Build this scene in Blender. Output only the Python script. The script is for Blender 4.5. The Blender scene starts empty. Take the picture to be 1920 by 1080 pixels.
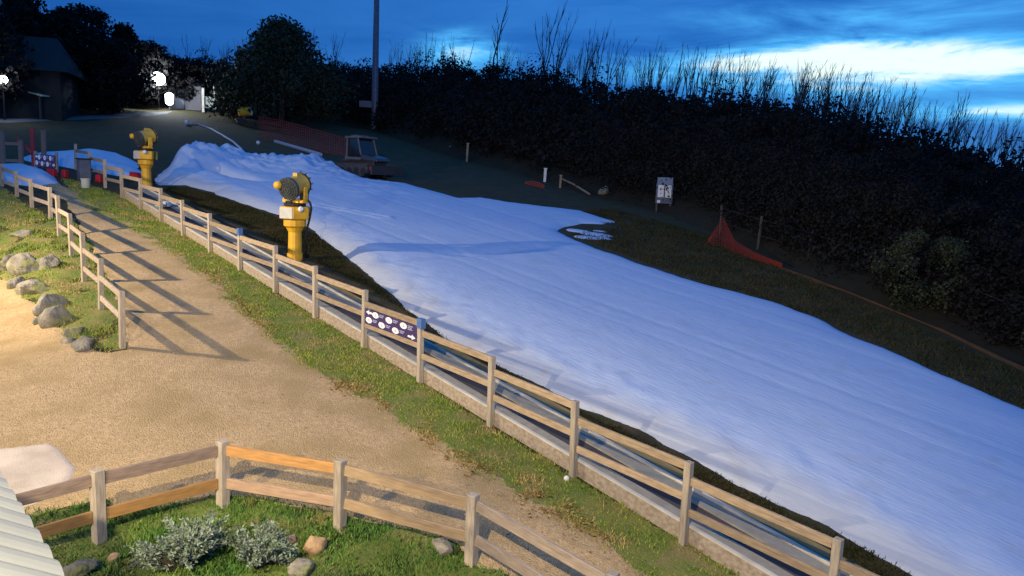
import bpy, math
import numpy as np
from mathutils import Vector, Matrix
rng = np.random.default_rng(7)
PI = math.pi

# ------------------------------------------------------------------ camera
F_PX, PITCH, ROLL, CAM_Z = 1400.0, math.radians(8.25), math.radians(2.52), 5.0
FW = np.array([0, math.cos(PITCH), -math.sin(PITCH)])
UP0 = np.array([0, math.sin(PITCH), math.cos(PITCH)])
RT0 = np.array([1.0, 0, 0])
RT = RT0 * math.cos(ROLL) + UP0 * math.sin(ROLL)
UP = -RT0 * math.sin(ROLL) + UP0 * math.cos(ROLL)
CAM = np.array([0, 0, CAM_Z])
scene = bpy.context.scene
col = scene.collection
cam_data = bpy.data.cameras.new('camera')
cam = bpy.data.objects.new('camera', cam_data)
col.objects.link(cam)
cam_data.sensor_width = 36.0
cam_data.lens = 36.0 * F_PX / 1920.0
cam_data.clip_start, cam_data.clip_end = 0.1, 2000.0
cam.matrix_world = Matrix([[RT[0], UP[0], -FW[0], 0], [RT[1], UP[1], -FW[1], 0], [RT[2], UP[2], -FW[2], CAM_Z], [0, 0, 0, 1]])
scene.camera = cam
scene.view_settings.view_transform = 'Standard'
scene.view_settings.look = 'None'
scene.view_settings.exposure = 0.0
scene.view_settings.gamma = 1.0


def ray(u, v):
    return FW + RT * (u - 960) / F_PX + UP * (540 - v) / F_PX


# ------------------------------------------------------------------ world: blue-hour sky with broken cloud
SUN_EL, SUN_AZ = math.radians(1.0), math.radians(34.0)
world = bpy.data.worlds.new('World')
scene.world = world
world.use_nodes = True
wt = world.node_tree
wt.nodes.clear()


def W(kind, **kw):
    n = wt.nodes.new(kind)
    for k, v in kw.items():
        setattr(n, k, v)
    return n


def wl(a, b):
    wt.links.new(a, b)


wout = W('ShaderNodeOutputWorld')
tc = W('ShaderNodeTexCoord')
DIR = tc.outputs['Generated']


def wmath(op, a, b=None, clamp=False):
    n = W('ShaderNodeMath', operation=op)
    n.use_clamp = clamp
    for i, x in enumerate((a, b)):
        if x is None:
            continue
        if isinstance(x, (int, float)):
            n.inputs[i].default_value = x
        else:
            wl(x, n.inputs[i])
    return n.outputs[0]


def wmix(fac, a, b, mode='MIX'):
    n = W('ShaderNodeMix', data_type='RGBA', blend_type=mode)
    for s, x in ((n.inputs['Factor'], fac), (n.inputs['A'], a), (n.inputs['B'], b)):
        if isinstance(x, (int, float)):
            s.default_value = x
        elif isinstance(x, tuple):
            s.default_value = (*x, 1)
        else:
            wl(x, s)
    return n.outputs['Result']


def wnoise(scale, stretch, detail=6, rough=.55, seed=0.0, dist=0.0):
    m = W('ShaderNodeMapping')
    m.inputs['Scale'].default_value = stretch
    m.inputs['Location'].default_value = (seed, seed * .7, seed * 1.3)
    wl(DIR, m.inputs['Vector'])
    n = W('ShaderNodeTexNoise')
    n.inputs['Scale'].default_value = scale
    n.inputs['Detail'].default_value = detail
    n.inputs['Roughness'].default_value = rough
    n.inputs['Distortion'].default_value = dist
    wl(m.outputs[0], n.inputs['Vector'])
    return n.outputs[0]


def wramp(x, lo, hi):
    n = W('ShaderNodeMapRange', interpolation_type='SMOOTHSTEP')
    n.inputs[1].default_value, n.inputs[2].default_value = lo, hi
    wl(x, n.inputs[0])
    return n.outputs[0]


def wblob(u, v, wx, wz):
    """soft elliptical patch of sky round the direction of pixel (u, v); radii in radians"""
    d = ray(u, v)
    d = d / np.linalg.norm(d)
    h = np.cross(d, [0, 0, 1]); h /= np.linalg.norm(h)
    k = np.cross(h, d)
    outs = []
    for ax, w in ((h, wx), (k, wz)):
        n = W('ShaderNodeVectorMath', operation='DOT_PRODUCT')
        n.inputs[1].default_value = tuple(ax / w)
        wl(DIR, n.inputs[0])
        outs.append(wmath('MULTIPLY', n.outputs['Value'], n.outputs['Value']))
    s = wmath('ADD', outs[0], outs[1])
    front = W('ShaderNodeVectorMath', operation='DOT_PRODUCT')
    front.inputs[1].default_value = tuple(d)
    wl(DIR, front.inputs[0])
    g = wmath('POWER', 2.718, wmath('MULTIPLY', s, -1.0))
    return wmath('MULTIPLY', g, wramp(front.outputs['Value'], 0.0, 0.3))


sky = W('ShaderNodeTexSky', sky_type='NISHITA')
sky.sun_disc = False
sky.sun_elevation, sky.sun_rotation = SUN_EL, SUN_AZ
sky.air_density, sky.dust_density, sky.ozone_density = 1.0, 0.5, 4.0
tint = wmix(1.0, sky.outputs[0], (.10, .42, 1.0), 'MULTIPLY')
big = wnoise(1.6, (1, 1, 3.2), 5, .5, 3.1)
fine = wnoise(5.0, (1, 1, 5.5), 8, .62, 8.2, .5)
texture = wmath('ADD', wmath('MULTIPLY', big, .6), wmath('MULTIPLY', fine, .4))
base = wmix(wramp(texture, .36, .64), (.012, .125, .47), (.040, .235, .68))
# dark quarter of the sky over the left of the view
left_dim = wblob(180, 20, .55, .35)
base = wmix(wmath('MULTIPLY', left_dim, .60), base, (.005, .055, .27))
mask = wmath('ADD', wblob(1770, 122, .16, .027), wblob(1560, 100, .14, .018))
mask = wmath('ADD', mask, wmath('MULTIPLY', wblob(1360, 135, .15, .026), .5))
mask = wmath('ADD', mask, wmath('MULTIPLY', wblob(1880, 212, .12, .012), .8))
mask = wmath('ADD', mask, wmath('MULTIPLY', wblob(870, 95, .055, .022), .75))
mask = wmath('ADD', mask, wmath('MULTIPLY', wblob(1640, 25, .22, .02), .40))
bright = wmath('MULTIPLY', mask, wmath('ADD', wmath('MULTIPLY', fine, 3.0), -.70), True)
c1 = wmix(wramp(bright, .02, .55), base, (.10, .55, 1.05))
c2 = wmix(wramp(bright, .36, .95), c1, (.90, 1.08, 1.0))
bg1 = W('ShaderNodeBackground'); wl(c2, bg1.inputs[0]); bg1.inputs[1].default_value = 1.0
bg2 = W('ShaderNodeBackground'); wl(tint, bg2.inputs[0]); bg2.inputs[1].default_value = 0.05
add = W('ShaderNodeAddShader'); wl(bg1.outputs[0], add.inputs[0]); wl(bg2.outputs[0], add.inputs[1])
wl(add.outputs[0], wout.inputs[0])


# ------------------------------------------------------------------ lamps of the place
def lamp(name, loc, power, color, radius, kind='POINT', target=None, angle=120, blend=.5):
    l = bpy.data.lights.new(name, kind)
    l.energy, l.color, l.shadow_soft_size = power, color, radius
    o = bpy.data.objects.new(name, l)
    o.location = loc
    if kind == 'SPOT':
        l.spot_size, l.spot_blend = math.radians(angle), blend
        o.rotation_euler = (Vector(target) - Vector(loc)).to_track_quat('-Z', 'Y').to_euler()
    col.objects.link(o)
    return o


WARM = (1.0, .79, .50)
lamp('yard_floodlight', (-18.4, 14.9, 7.9), 10800, WARM, .11, 'SPOT', (-5.0, 20.0, 1.0), 150, 1.0)
lamp('eave_floodlight', (-2.6, -1.8, 9.0), 9600, WARM, .10, 'SPOT', (-2.2, 13.0, 0.4), 97, .75)
lamp('wall_floodlight', (-7.8, .2, 6.2), 4600, WARM, .12, 'SPOT', (-5.0, 15.0, 0.8), 84)


# ------------------------------------------------------------------ terrain functions
BX, BY, A0 = -.066, .14, -1.29942


def smooth(x, a, b):
    t = np.clip((np.asarray(x, float) - a) / (b - a), 0, 1)
    return t * t * (3 - 2 * t)


def vnoise(x, y, seed=0):
    x, y = np.asarray(x, float), np.asarray(y, float)
    xi, yi = np.floor(x), np.floor(y)
    fx, fy = x - xi, y - yi
    fx, fy = fx * fx * (3 - 2 * fx), fy * fy * (3 - 2 * fy)

    def h(i, j):
        s = np.sin(i * 127.1 + j * 311.7 + seed * 74.7) * 43758.5453
        return s - np.floor(s)
    return (h(xi, yi) * (1 - fx) + h(xi + 1, yi) * fx) * (1 - fy) + (h(xi, yi + 1) * (1 - fx) + h(xi + 1, yi + 1) * fx) * fy * 1.0


def fbm(x, y, seed=0, oct=4):
    s, a, t = 0, .5, 0
    for k in range(oct):
        s = s + a * (vnoise(x * 2 ** k + k * 17.3, y * 2 ** k - k * 9.1, seed + k) - .5)
        t += a
        a *= .5
    return s / t


def plane(x, y):
    return A0 + BX * x + BY * y


def G(u, v, h=0.0):
    """point of the slope seen at pixel (u, v)"""
    d = ray(u, v)
    t = (A0 + h - CAM_Z) / (d[2] - BX * d[0] - BY * d[1])
    return CAM + t * d


LF0, LF1 = G(112, 443)[:2], G(229.6, 652.6)[:2]
LFD = (LF1 - LF0) / np.linalg.norm(LF1 - LF0)
LFN = np.array([LFD[1], -LFD[0]])          # towards the yard
if LFN[0] > 0:
    LFN = -LFN


def gz(x, y):
    x, y = np.asarray(x, float), np.asarray(y, float)
    z = plane(x, y)
    s = (x - LF0[0]) * LFN[0] + (y - LF0[1]) * LFN[1]
    along = (x - LF1[0]) * -LFD[0] + (y - LF1[1]) * -LFD[1]
    z = z - .45 * smooth(s, .4, 2.2) * smooth(along, -.5, 2.5) * (1 - smooth(along, 10, 16))
    z = z + .05 * fbm(x * .35, y * .35, 3, 3)
    return z


def gz1(x, y):
    return float(gz(np.array([x]), np.array([y]))[0])


def GP(u, v, h=0.0):
    P = G(u, v, h)
    for _ in range(12):
        P = G(u, v, h + gz1(P[0], P[1]) - float(plane(P[0], P[1])))
    return P


def depth(P):
    return float((np.asarray(P) - CAM) @ FW)


def height_to(P, v):
    """height above P at which its vertical reaches image row v"""
    lo, hi = 0.0, 40.0
    for _ in range(50):
        m = (lo + hi) / 2
        Q = np.array([P[0], P[1], P[2] + m]) - CAM
        vv = 540 - F_PX * (Q @ UP) / (Q @ FW)
        if vv > v:
            lo = m
        else:
            hi = m
    return lo


# ------------------------------------------------------------------ materials
def mat(name, c1, c2=None, scale=4.0, rough=.8, bump=0.0, bscale=None, stretch=(1, 1, 1), detail=5, metal=0.0, emit=None, lo=.35, hi=.65,
        island=0.0, objvar=0.0, spec=.3, rot=0.0, c3=None, c3scale=1.0, c3lo=.5, c3hi=.6):
    m = bpy.data.materials.new(name)
    m.use_nodes = True
    t = m.node_tree
    b = t.nodes['Principled BSDF']
    b.inputs['Roughness'].default_value = rough
    b.inputs['Metallic'].default_value = metal
    b.inputs['Specular IOR Level'].default_value = spec
    N = t.nodes.new
    L = t.links.new
    co = N('ShaderNodeTexCoord')
    mp = N('ShaderNodeMapping')
    mp.inputs['Scale'].default_value = stretch
    mp.inputs['Rotation'].default_value = (0, 0, rot)
    if rot:
        # rotate first, stretch after
        mp.inputs['Scale'].default_value = (1, 1, 1)
        mp2 = N('ShaderNodeMapping'); mp2.inputs['Scale'].default_value = stretch
        L(co.outputs['Object'], mp.inputs[0]); L(mp.outputs[0], mp2.inputs[0]); vec = mp2.outputs[0]
    else:
        L(co.outputs['Object'], mp.inputs[0]); vec = mp.outputs[0]
    c2 = c2 or tuple(x * .8 for x in c1)
    nz = N('ShaderNodeTexNoise')
    nz.inputs['Scale'].default_value = scale
    nz.inputs['Detail'].default_value = detail
    L(vec, nz.inputs['Vector'])
    mr = N('ShaderNodeMapRange')
    mr.inputs[1].default_value, mr.inputs[2].default_value = lo, hi
    L(nz.outputs[0], mr.inputs[0])

    def mix(f, a, bb, mode='MIX'):
        n = N('ShaderNodeMix'); n.data_type = 'RGBA'; n.blend_type = mode
        for s, x in ((n.inputs['Factor'], f), (n.inputs['A'], a), (n.inputs['B'], bb)):
            if isinstance(x, (int, float)): s.default_value = x
            elif isinstance(x, tuple): s.default_value = (*x, 1)
            else: L(x, s)
        return n.outputs['Result']
    c = mix(mr.outputs[0], c1, c2)
    if c3:
        n3 = N('ShaderNodeTexNoise'); n3.inputs['Scale'].default_value = c3scale; n3.inputs['Detail'].default_value = 4
        L(co.outputs['Object'], n3.inputs['Vector'])
        r3 = N('ShaderNodeMapRange'); r3.inputs[1].default_value, r3.inputs[2].default_value = c3lo, c3hi
        L(n3.outputs[0], r3.inputs[0])
        c = mix(r3.outputs[0], c, c3)
    for amt, kind in ((island, 0), (objvar, 1)):
        if amt:
            if kind == 0:
                src = N('ShaderNodeNewGeometry').outputs['Random Per Island']
            else:
                src = N('ShaderNodeObjectInfo').outputs['Random']
            r = N('ShaderNodeMapRange'); r.inputs[3].default_value, r.inputs[4].default_value = 1 - amt, 1 + amt
            L(src, r.inputs[0])
            cc = N('ShaderNodeCombineColor')
            for k in range(3): L(r.outputs[0], cc.inputs[k])
            c = mix(1.0, c, cc.outputs[0], 'MULTIPLY')
    L(c, b.inputs['Base Color'])
    if bump:
        bn = N('ShaderNodeTexNoise'); bn.inputs['Scale'].default_value = bscale or scale * 3; bn.inputs['Detail'].default_value = 6
        L(vec, bn.inputs['Vector'])
        bp = N('ShaderNodeBump'); bp.inputs['Strength'].default_value = 1.0; bp.inputs['Distance'].default_value = bump
        L(bn.outputs[0], bp.inputs['Height']); L(bp.outputs[0], b.inputs['Normal'])
    if emit:
        b.inputs['Emission Color'].default_value = (*emit[0], 1)
        b.inputs['Emission Strength'].default_value = emit[1]
    return m


M = {}
M['ground'] = mat('dark_turf', (.034, .029, .012), (.060, .046, .019), 1.6, .95, .03, 14, c3=(.038, .040, .011), c3scale=.5)
M['turf'] = mat('verge_turf', (.12, .17, .03), (.20, .20, .055), 3.0, .95, .03, 25, c3=(.24, .19, .085), c3scale=1.3, c3lo=.55, c3hi=.66)
M['path'] = mat('gravel', (.55, .40, .215), (.355, .255, .14), 14, .95, .035, 38, c3=(.36, .26, .12), c3scale=1.1, c3lo=.44, c3hi=.70, lo=.34, hi=.74, detail=9)
M['paving'] = mat('pale_concrete', (.60, .52, .43), (.44, .38, .31), 2.2, .9, .008, 40, detail=9)
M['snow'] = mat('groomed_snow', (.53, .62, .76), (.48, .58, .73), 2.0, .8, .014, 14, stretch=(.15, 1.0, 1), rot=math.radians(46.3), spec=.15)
_t = M['snow'].node_tree
_b = _t.nodes['Principled BSDF']
_src = _b.inputs['Base Color'].links[0].from_socket
for _nm, _c in (('streak', (.39, .51, .72)), ('dirt', (.40, .40, .40))):
    _a = _t.nodes.new('ShaderNodeAttribute'); _a.attribute_name = _nm
    _m = _t.nodes.new('ShaderNodeMix'); _m.data_type = 'RGBA'
    _t.links.new(_a.outputs['Fac'], _m.inputs['Factor']); _t.links.new(_src, _m.inputs['A']); _m.inputs['B'].default_value = (*_c, 1)
    _src = _m.outputs['Result']
_t.links.new(_src, _b.inputs['Base Color'])
M['hill'] = mat('forest_floor', (.012, .012, .006), (.020, .017, .009), 2, .95)
M['leaf_dark'] = mat('scrub_leaves', (.014, .0145, .0145), (.018, .017, .0165), .6, .9, island=.25, spec=.04)  # grey lift in the leaf colour stands in for haze over the hill
M['leaf_green'] = mat('bush_leaves', (.026, .034, .018), (.038, .042, .022), .9, .8, island=.5, spec=.15)
M['leaf_blue'] = mat('silvery_leaves', (.17, .24, .17), (.25, .31, .24), 5, .75, island=.45, spec=.2)
M['bark'] = mat('dark_bark', (.045, .036, .028), (.07, .06, .045), 8, .9)
M['deadwood'] = mat('grey_deadwood', (.05, .045, .05), (.085, .075, .08), 3, .9, objvar=.3)
M['wood'] = mat('weathered_timber', (.46, .355, .235), (.25, .19, .13), 4, .85, .006, 24, stretch=(1, 9, 9), objvar=.2, lo=.3, hi=.70)
M['wood_pale'] = mat('pale_timber_post', (.48, .42, .33), (.29, .25, .20), 4, .85, .006, 24, stretch=(8, 8, 1), objvar=.16, lo=.3, hi=.70)
M['wood_pink'] = mat('pinkish_timber', (.52, .36, .24), (.36, .25, .17), 4, .8, .004, 30, stretch=(1, 9, 9))
M['wood_tan'] = mat('tan_timber', (.48, .35, .21), (.31, .225, .14), 4, .8, .005, 26, stretch=(1, 9, 9), lo=.3, hi=.7)
M['wood_rail'] = mat('pale_rail_timber', (.50, .41, .32), (.30, .24, .19), 4, .85, .006, 24, stretch=(1, 9, 9), objvar=.16, lo=.3, hi=.70)
M['wood_orange'] = mat('new_orange_timber', (.60, .32, .115), (.40, .22, .08), 4, .75, .003, 30, stretch=(1, 9, 9), objvar=.15)
M['wood_brown'] = mat('brown_timber', (.36, .20, .065), (.24, .14, .055), 5, .8, .003, 30, stretch=(1, 9, 9))
M['wood_grey'] = mat('grey_timber', (.28, .21, .165), (.17, .13, .11), 5, .85, .004, 30, stretch=(1, 9, 9))
M['board'] = mat('sleeper_board', (.42, .36, .28), (.28, .22, .17), 3, .85, .004, 20, stretch=(1, 6, 6))
M['white_edge'] = mat('pale_metal_edge', (.60, .58, .52), (.46, .45, .40), 3, .7, spec=.1)
M['deck'] = mat('grey_deck_plate', (.33, .31, .25), (.27, .255, .21), 6, .85, .002, 40, spec=.1)
M['deck_dark'] = mat('side_plate', (.20, .17, .095), (.16, .14, .08), 4, .9, spec=.05)
M['belt'] = mat('rubber_belt', (.068, .06, .062), (.085, .076, .078), 4, .9, .003, 60, spec=.08)
M['yellow'] = mat('yellow_paint', (.80, .47, .03), (.62, .34, .02), 3, .45, spec=.4, c3=(.30, .18, .04), c3scale=4, c3lo=.60, c3hi=.74)
M['yellow_old'] = mat('dull_yellow_paint', (.52, .36, .06), (.44, .29, .05), 5, .5)
M['black'] = mat('black_rubber', (.015, .015, .017), (.022, .022, .024), 6, .6)
M['grille'] = mat('dark_grille', (.060, .072, .074), (.045, .055, .058), 10, .5)
M['silver'] = mat('silver_panel', (.56, .57, .54), (.48, .49, .47), 4, .5)
M['white'] = mat('white_plastic', (.80, .81, .80), (.72, .73, .73), 6, .5)
M['red'] = mat('red_plastic', (.50, .02, .03), (.36, .015, .025), 4, .55)
M['red_wood'] = mat('red_painted_board', (.42, .06, .07), (.32, .04, .05), 4, .6)
M['rock'] = mat('granite', (.28, .26, .21), (.12, .115, .10), 3.2, .9, .06, 7, objvar=.2, c3=(.19, .20, .09), c3scale=2.6)
M['rock_tan'] = mat('tan_stone', (.42, .29, .16), (.30, .20, .11), 3.5, .9, .02, 10)
M['roof_white'] = mat('white_roof_sheet', (.37, .40, .375), (.32, .35, .33), 2, .5)
M['purple'] = mat('purple_sign_board', (.055, .035, .13), (.045, .03, .11), 5, .5)
M['sign_white'] = mat('sign_white', (.88, .86, .90), (.84, .82, .87), 5, .5)
M['sign_text'] = mat('sign_lettering', (.36, .40, .62), (.32, .36, .58), 5, .5)
M['blue'] = mat('blue_marker', (.09, .18, .42), (.07, .15, .36), 5, .5)
M['steel'] = mat('galvanised_steel', (.16, .16, .19), (.12, .12, .15), 4, .5, metal=.2)
M['steel_dark'] = mat('dark_steel_post', (.09, .085, .08), (.06, .057, .055), 4, .6)
M['glass'] = mat('cab_glass', (.012, .014, .018), (.016, .018, .022), 3, .08, spec=.6)
M['hood'] = mat('groomer_hood', (.03, .032, .04), (.035, .038, .045), 3, .25, spec=.6)
M['body'] = mat('groomer_body', (.035, .034, .036), (.028, .028, .03), 3, .5)
M['track'] = mat('groomer_track', (.06, .06, .066), (.03, .03, .034), 9, .8)
M['cab'] = mat('cab_frame', (.11, .11, .12), (.08, .08, .09), 4, .6)
M['net'] = mat('orange_red_net', (.20, .024, .016), (.15, .02, .014), 6, .8)
M['net_old'] = mat('faded_orange_net', (.085, .048, .022), (.055, .034, .018), 3, .9)
M['net_dim'] = mat('dim_red_net', (.30, .045, .04), (.22, .04, .035), 3, .9)
M['hose'] = mat('pale_hose', (.42, .42, .46), (.35, .35, .39), 6, .6)
M['building'] = mat('dark_cladding', (.022, .022, .022), (.017, .017, .017), 2, .9)
M['roof_dark'] = mat('grey_roof_sheet', (.026, .027, .029), (.022, .023, .025), 2, .9)
M['awning'] = mat('pale_awning', (.55, .62, .40), (.47, .54, .35), 3, .7)
M['pale_wall'] = mat('pale_wall', (.30, .34, .30), (.24, .28, .25), 2, .8)
M['shed_wall'] = mat('shed_wall', (.10, .10, .11), (.08, .08, .09), 2, .8)
M['lens'] = mat('lamp_lens', (.9, .9, .9), None, 3, .4, emit=((.92, .95, 1.0), 60))
M['lens_small'] = mat('small_lamp_lens', (.9, .9, .9), None, 3, .4, emit=((.85, .93, 1.0), 6))
M['road'] = mat('far_road', (.14, .15, .16), (.11, .12, .13), 1.2, .9)
M['blade'] = mat('grass_blades', (.16, .26, .04), (.29, .33, .06), 1.4, .8, island=.45, spec=.15, c3=(.42, .32, .14), c3scale=1.5, c3lo=.52, c3hi=.64)
M['blade_lush'] = mat('lush_grass_blades', (.085, .21, .045), (.17, .28, .065), 1.1, .8, island=.45, spec=.15, c3=(.24, .22, .08), c3scale=1.2, c3lo=.56, c3hi=.68)
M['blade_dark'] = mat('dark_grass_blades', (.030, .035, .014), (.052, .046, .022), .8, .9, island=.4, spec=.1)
M['terracotta'] = mat('pale_bin', (.50, .53, .48), (.42, .45, .41), 4, .6)
M['cabinet'] = mat('grey_blue_cabinet', (.12, .15, .20), (.09, .11, .16), 4, .5)


# ------------------------------------------------------------------ mesh helpers
class MB:
    def __init__(self):
        self.v, self.f = [], []

    def add(self, vs, fs):
        n = len(self.v)
        self.v += [tuple(map(float, p)) for p in vs]
        self.f += [tuple(i + n for i in q) for q in fs]
        return self

    def box(self, c, s, R=None, taper=1.0):
        c, s = np.array(c, float), np.array(s, float) / 2
        R = np.eye(3) if R is None else np.array(R)
        vs = []
        for z in (-1, 1):
            k = taper if z > 0 else 1
            for x, y in ((-1, -1), (1, -1), (1, 1), (-1, 1)):
                vs.append(c + R @ (np.array([x * k, y * k, z]) * s))
        return self.add(vs, [(3, 2, 1, 0), (4, 5, 6, 7), (0, 1, 5, 4), (1, 2, 6, 5), (2, 3, 7, 6), (3, 0, 4, 7)])

    def tube(self, pts, rad, n=8, caps=True):
        pts = [np.array(p, float) for p in pts]
        if not hasattr(rad, '__len__'):
            rad = [rad] * len(pts)
        vs, fs = [], []
        ref = None
        for i, p in enumerate(pts):
            t = pts[min(i + 1, len(pts) - 1)] - pts[max(i - 1, 0)]
            t = t / (np.linalg.norm(t) + 1e-9)
            if ref is None:
                ref = np.array([1, 0, 0]) if abs(t[0]) < .8 else np.array([0, 1, 0])
            a = ref - t * (ref @ t); a /= np.linalg.norm(a)
            b = np.cross(t, a); ref = a
            for k in range(n):
                w = 2 * PI * k / n
                vs.append(p + rad[i] * (a * math.cos(w) + b * math.sin(w)))
        for i in range(len(pts) - 1):
            for k in range(n):
                fs.append((i * n + k, i * n + (k + 1) % n, (i + 1) * n + (k + 1) % n, (i + 1) * n + k))
        if caps:
            fs.append(tuple(reversed(range(n))))
            fs.append(tuple((len(pts) - 1) * n + k for k in range(n)))
        return self.add(vs, fs)

    def lathe(self, prof, o=(0, 0, 0), axis=(0, 0, 1), n=20):
        o, ax = np.array(o, float), np.array(axis, float); ax /= np.linalg.norm(ax)
        return self.tube_prof(o, ax, prof, n)

    def tube_prof(self, o, ax, prof, n):
        ref = np.array([1, 0, 0]) if abs(ax[0]) < .8 else np.array([0, 1, 0])
        a = ref - ax * (ref @ ax); a /= np.linalg.norm(a); b = np.cross(ax, a)
        vs, fs = [], []
        for r, h in prof:
            for k in range(n):
                w = 2 * PI * k / n
                vs.append(o + ax * h + r * (a * math.cos(w) + b * math.sin(w)))
        for i in range(len(prof) - 1):
            for k in range(n):
                fs.append((i * n + k, i * n + (k + 1) % n, (i + 1) * n + (k + 1) % n, (i + 1) * n + k))
        fs.append(tuple(reversed(range(n)))); fs.append(tuple((len(prof) - 1) * n + k for k in range(n)))
        return self.add(vs, fs)

    def prism(self, poly, o, ax_u, ax_v, thick):
        """flat polygon in the (u, v) plane at o, given a thickness along u x v"""
        o, U, V = (np.array(k, float) for k in (o, ax_u, ax_v))
        Nn = np.cross(U, V); n = len(poly)
        vs = [o + U * p[0] + V * p[1] for p in poly] + [o + U * p[0] + V * p[1] + Nn * thick for p in poly]
        fs = [tuple(reversed(range(n))), tuple(range(n, 2 * n))] + [(i, (i + 1) % n, n + (i + 1) % n, n + i) for i in range(n)]
        return self.add(vs, fs)

    def build(self, name, m, parent=None, loc=(0, 0, 0), rot=None, smooth_=False, bevel=0.0):
        me = bpy.data.meshes.new(name)
        me.from_pydata(self.v, [], self.f)
        me.validate()
        return link(name, me, m, parent, loc, rot, smooth_, bevel)


def link(name, me, m, parent=None, loc=(0, 0, 0), rot=None, smooth_=False, bevel=0.0):
    me.materials.append(m)
    if smooth_:
        me.polygons.foreach_set('use_smooth', [True] * len(me.polygons))
    o = bpy.data.objects.new(name, me)
    col.objects.link(o)
    if parent is not None:
        o.parent = parent
        o.location = Vector(loc)
    else:
        o.location = Vector(loc)
    if rot is not None:
        o.rotation_mode = 'XYZ'
        o.rotation_euler = rot
    if bevel:
        b = o.modifiers.new('edge', 'BEVEL'); b.width = bevel; b.segments = 1
    return o


def fast_mesh(name, V, Fq):
    me = bpy.data.meshes.new(name)
    k = Fq.shape[1]
    me.vertices.add(len(V)); me.vertices.foreach_set('co', np.ascontiguousarray(V, dtype=np.float32).ravel())
    me.loops.add(Fq.size); me.loops.foreach_set('vertex_index', np.ascontiguousarray(Fq, dtype=np.int32).ravel())
    me.polygons.add(len(Fq)); me.polygons.foreach_set('loop_start', np.arange(0, Fq.size, k, dtype=np.int32))
    me.update(calc_edges=True)
    return me


def thing(name, label, cat, loc=(0, 0, 0), rz=0.0, group=None):
    o = bpy.data.objects.new(name, None)
    o.empty_display_size = .2
    col.objects.link(o)
    o.location = Vector([float(q) for q in loc]); o.rotation_euler = (0, 0, rz)
    return tag(o, label, cat, group)


def tag(o, label, cat, group=None, kind=None):
    o['label'] = label; o['category'] = cat
    if group: o['group'] = group
    if kind: o['kind'] = kind
    return o


def structure(o):
    o['kind'] = 'structure'
    return o


# ------------------------------------------------------------------ sheets cut to an outline
def sdist(px, py, poly):
    """signed distance to a polygon, positive inside"""
    d2 = np.full(px.shape, 1e18); inside = np.zeros(px.shape, bool)
    n = len(poly)
    for i in range(n):
        ax, ay = poly[i]; bx, by = poly[(i + 1) % n]
        ex, ey = bx - ax, by - ay
        t = np.clip(((px - ax) * ex + (py - ay) * ey) / (ex * ex + ey * ey + 1e-12), 0, 1)
        d2 = np.minimum(d2, (px - ax - t * ex) ** 2 + (py - ay - t * ey) ** 2)
        c = (ay > py) != (by > py)
        with np.errstate(divide='ignore', invalid='ignore'):
            inside ^= c & (px < (bx - ax) * (py - ay) / (by - ay + 1e-15) + ax)
    d = np.sqrt(d2)
    return np.where(inside, d, -d)


def pix_poly(pts, fn=GP):
    return [tuple(fn(u, v)[:2]) for u, v in pts]


def sheet(name, poly, zfn, res, m, margin=.3, attrs=None):
    P = np.array(poly)
    x = np.arange(P[:, 0].min() - margin, P[:, 0].max() + margin + res, res)
    y = np.arange(P[:, 1].min() - margin, P[:, 1].max() + margin + res, res)
    X, Y = np.meshgrid(x, y)
    S = sdist(X, Y, poly)
    keep = S > -margin
    Z = zfn(X, Y, S)
    idx = np.arange(X.size).reshape(X.shape)
    q = np.stack([idx[:-1, :-1], idx[:-1, 1:], idx[1:, 1:], idx[1:, :-1]], -1).reshape(-1, 4)
    kq = keep.ravel()[q].all(1)
    q = q[kq]
    used = np.unique(q)
    remap = np.zeros(X.size, int); remap[used] = np.arange(len(used))
    V = np.stack([X.ravel(), Y.ravel(), Z.ravel()], -1)[used]
    me = fast_mesh(name, V, remap[q])
    for nm, fn in (attrs or {}).items():
        at = me.attributes.new(nm, 'FLOAT', 'POINT')
        at.data.foreach_set('value', np.ascontiguousarray(fn(X, Y, S).ravel()[used], dtype=np.float32))
    return link(name, me, m, smooth_=True)


# forest edge, crest of the hill behind
EDGE = [(-900, 225), (-500, 222), (-100, 212), (100, 207), (300, 204), (450, 208), (560, 228), (700, 245), (860, 300), (940, 320), (1050, 352), (1140, 376),
        (1240, 402), (1330, 437), (1450, 490), (1560, 545), (1680, 597), (1800, 648), (1920, 702), (2100, 775), (2400, 890), (2800, 1040)]
CREST = [(-900, 60, 95), (-500, 80, 95), (0, 100, 95), (250, 106, 98), (450, 112, 98), (640, 120, 95), (760, 124, 92), (850, 114, 90), (960, 130, 82), (1100, 148, 76),
         (1200, 160, 72), (1300, 171, 68), (1450, 187, 62), (1570, 210, 58), (1640, 230, 55), (1750, 247, 52), (1920, 292, 47), (2100, 345, 44), (2400, 435, 40), (2800, 560, 38)]
eu = np.array([e[0] for e in EDGE], float); ev = np.array([e[1] for e in EDGE], float)
cu = np.array([e[0] for e in CREST], float); cv = np.array([e[1] for e in CREST], float); cd = np.array([e[2] for e in CREST], float)
HU = np.arange(-900, 2801, 20.0)
EP = np.array([G(u, v) for u, v in zip(HU, np.interp(HU, eu, ev))])
CANOPY = 2.0
CP = []
for u in HU:
    D = np.interp(u, cu, cd)
    CP.append(CAM + ray(u, np.interp(u, cu, cv)) * D - np.array([0, 0, CANOPY + .4]))
CP = np.array(CP)
az = np.arctan2(EP[:, 0], EP[:, 1]); re = np.hypot(EP[:, 0], EP[:, 1])


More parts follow.
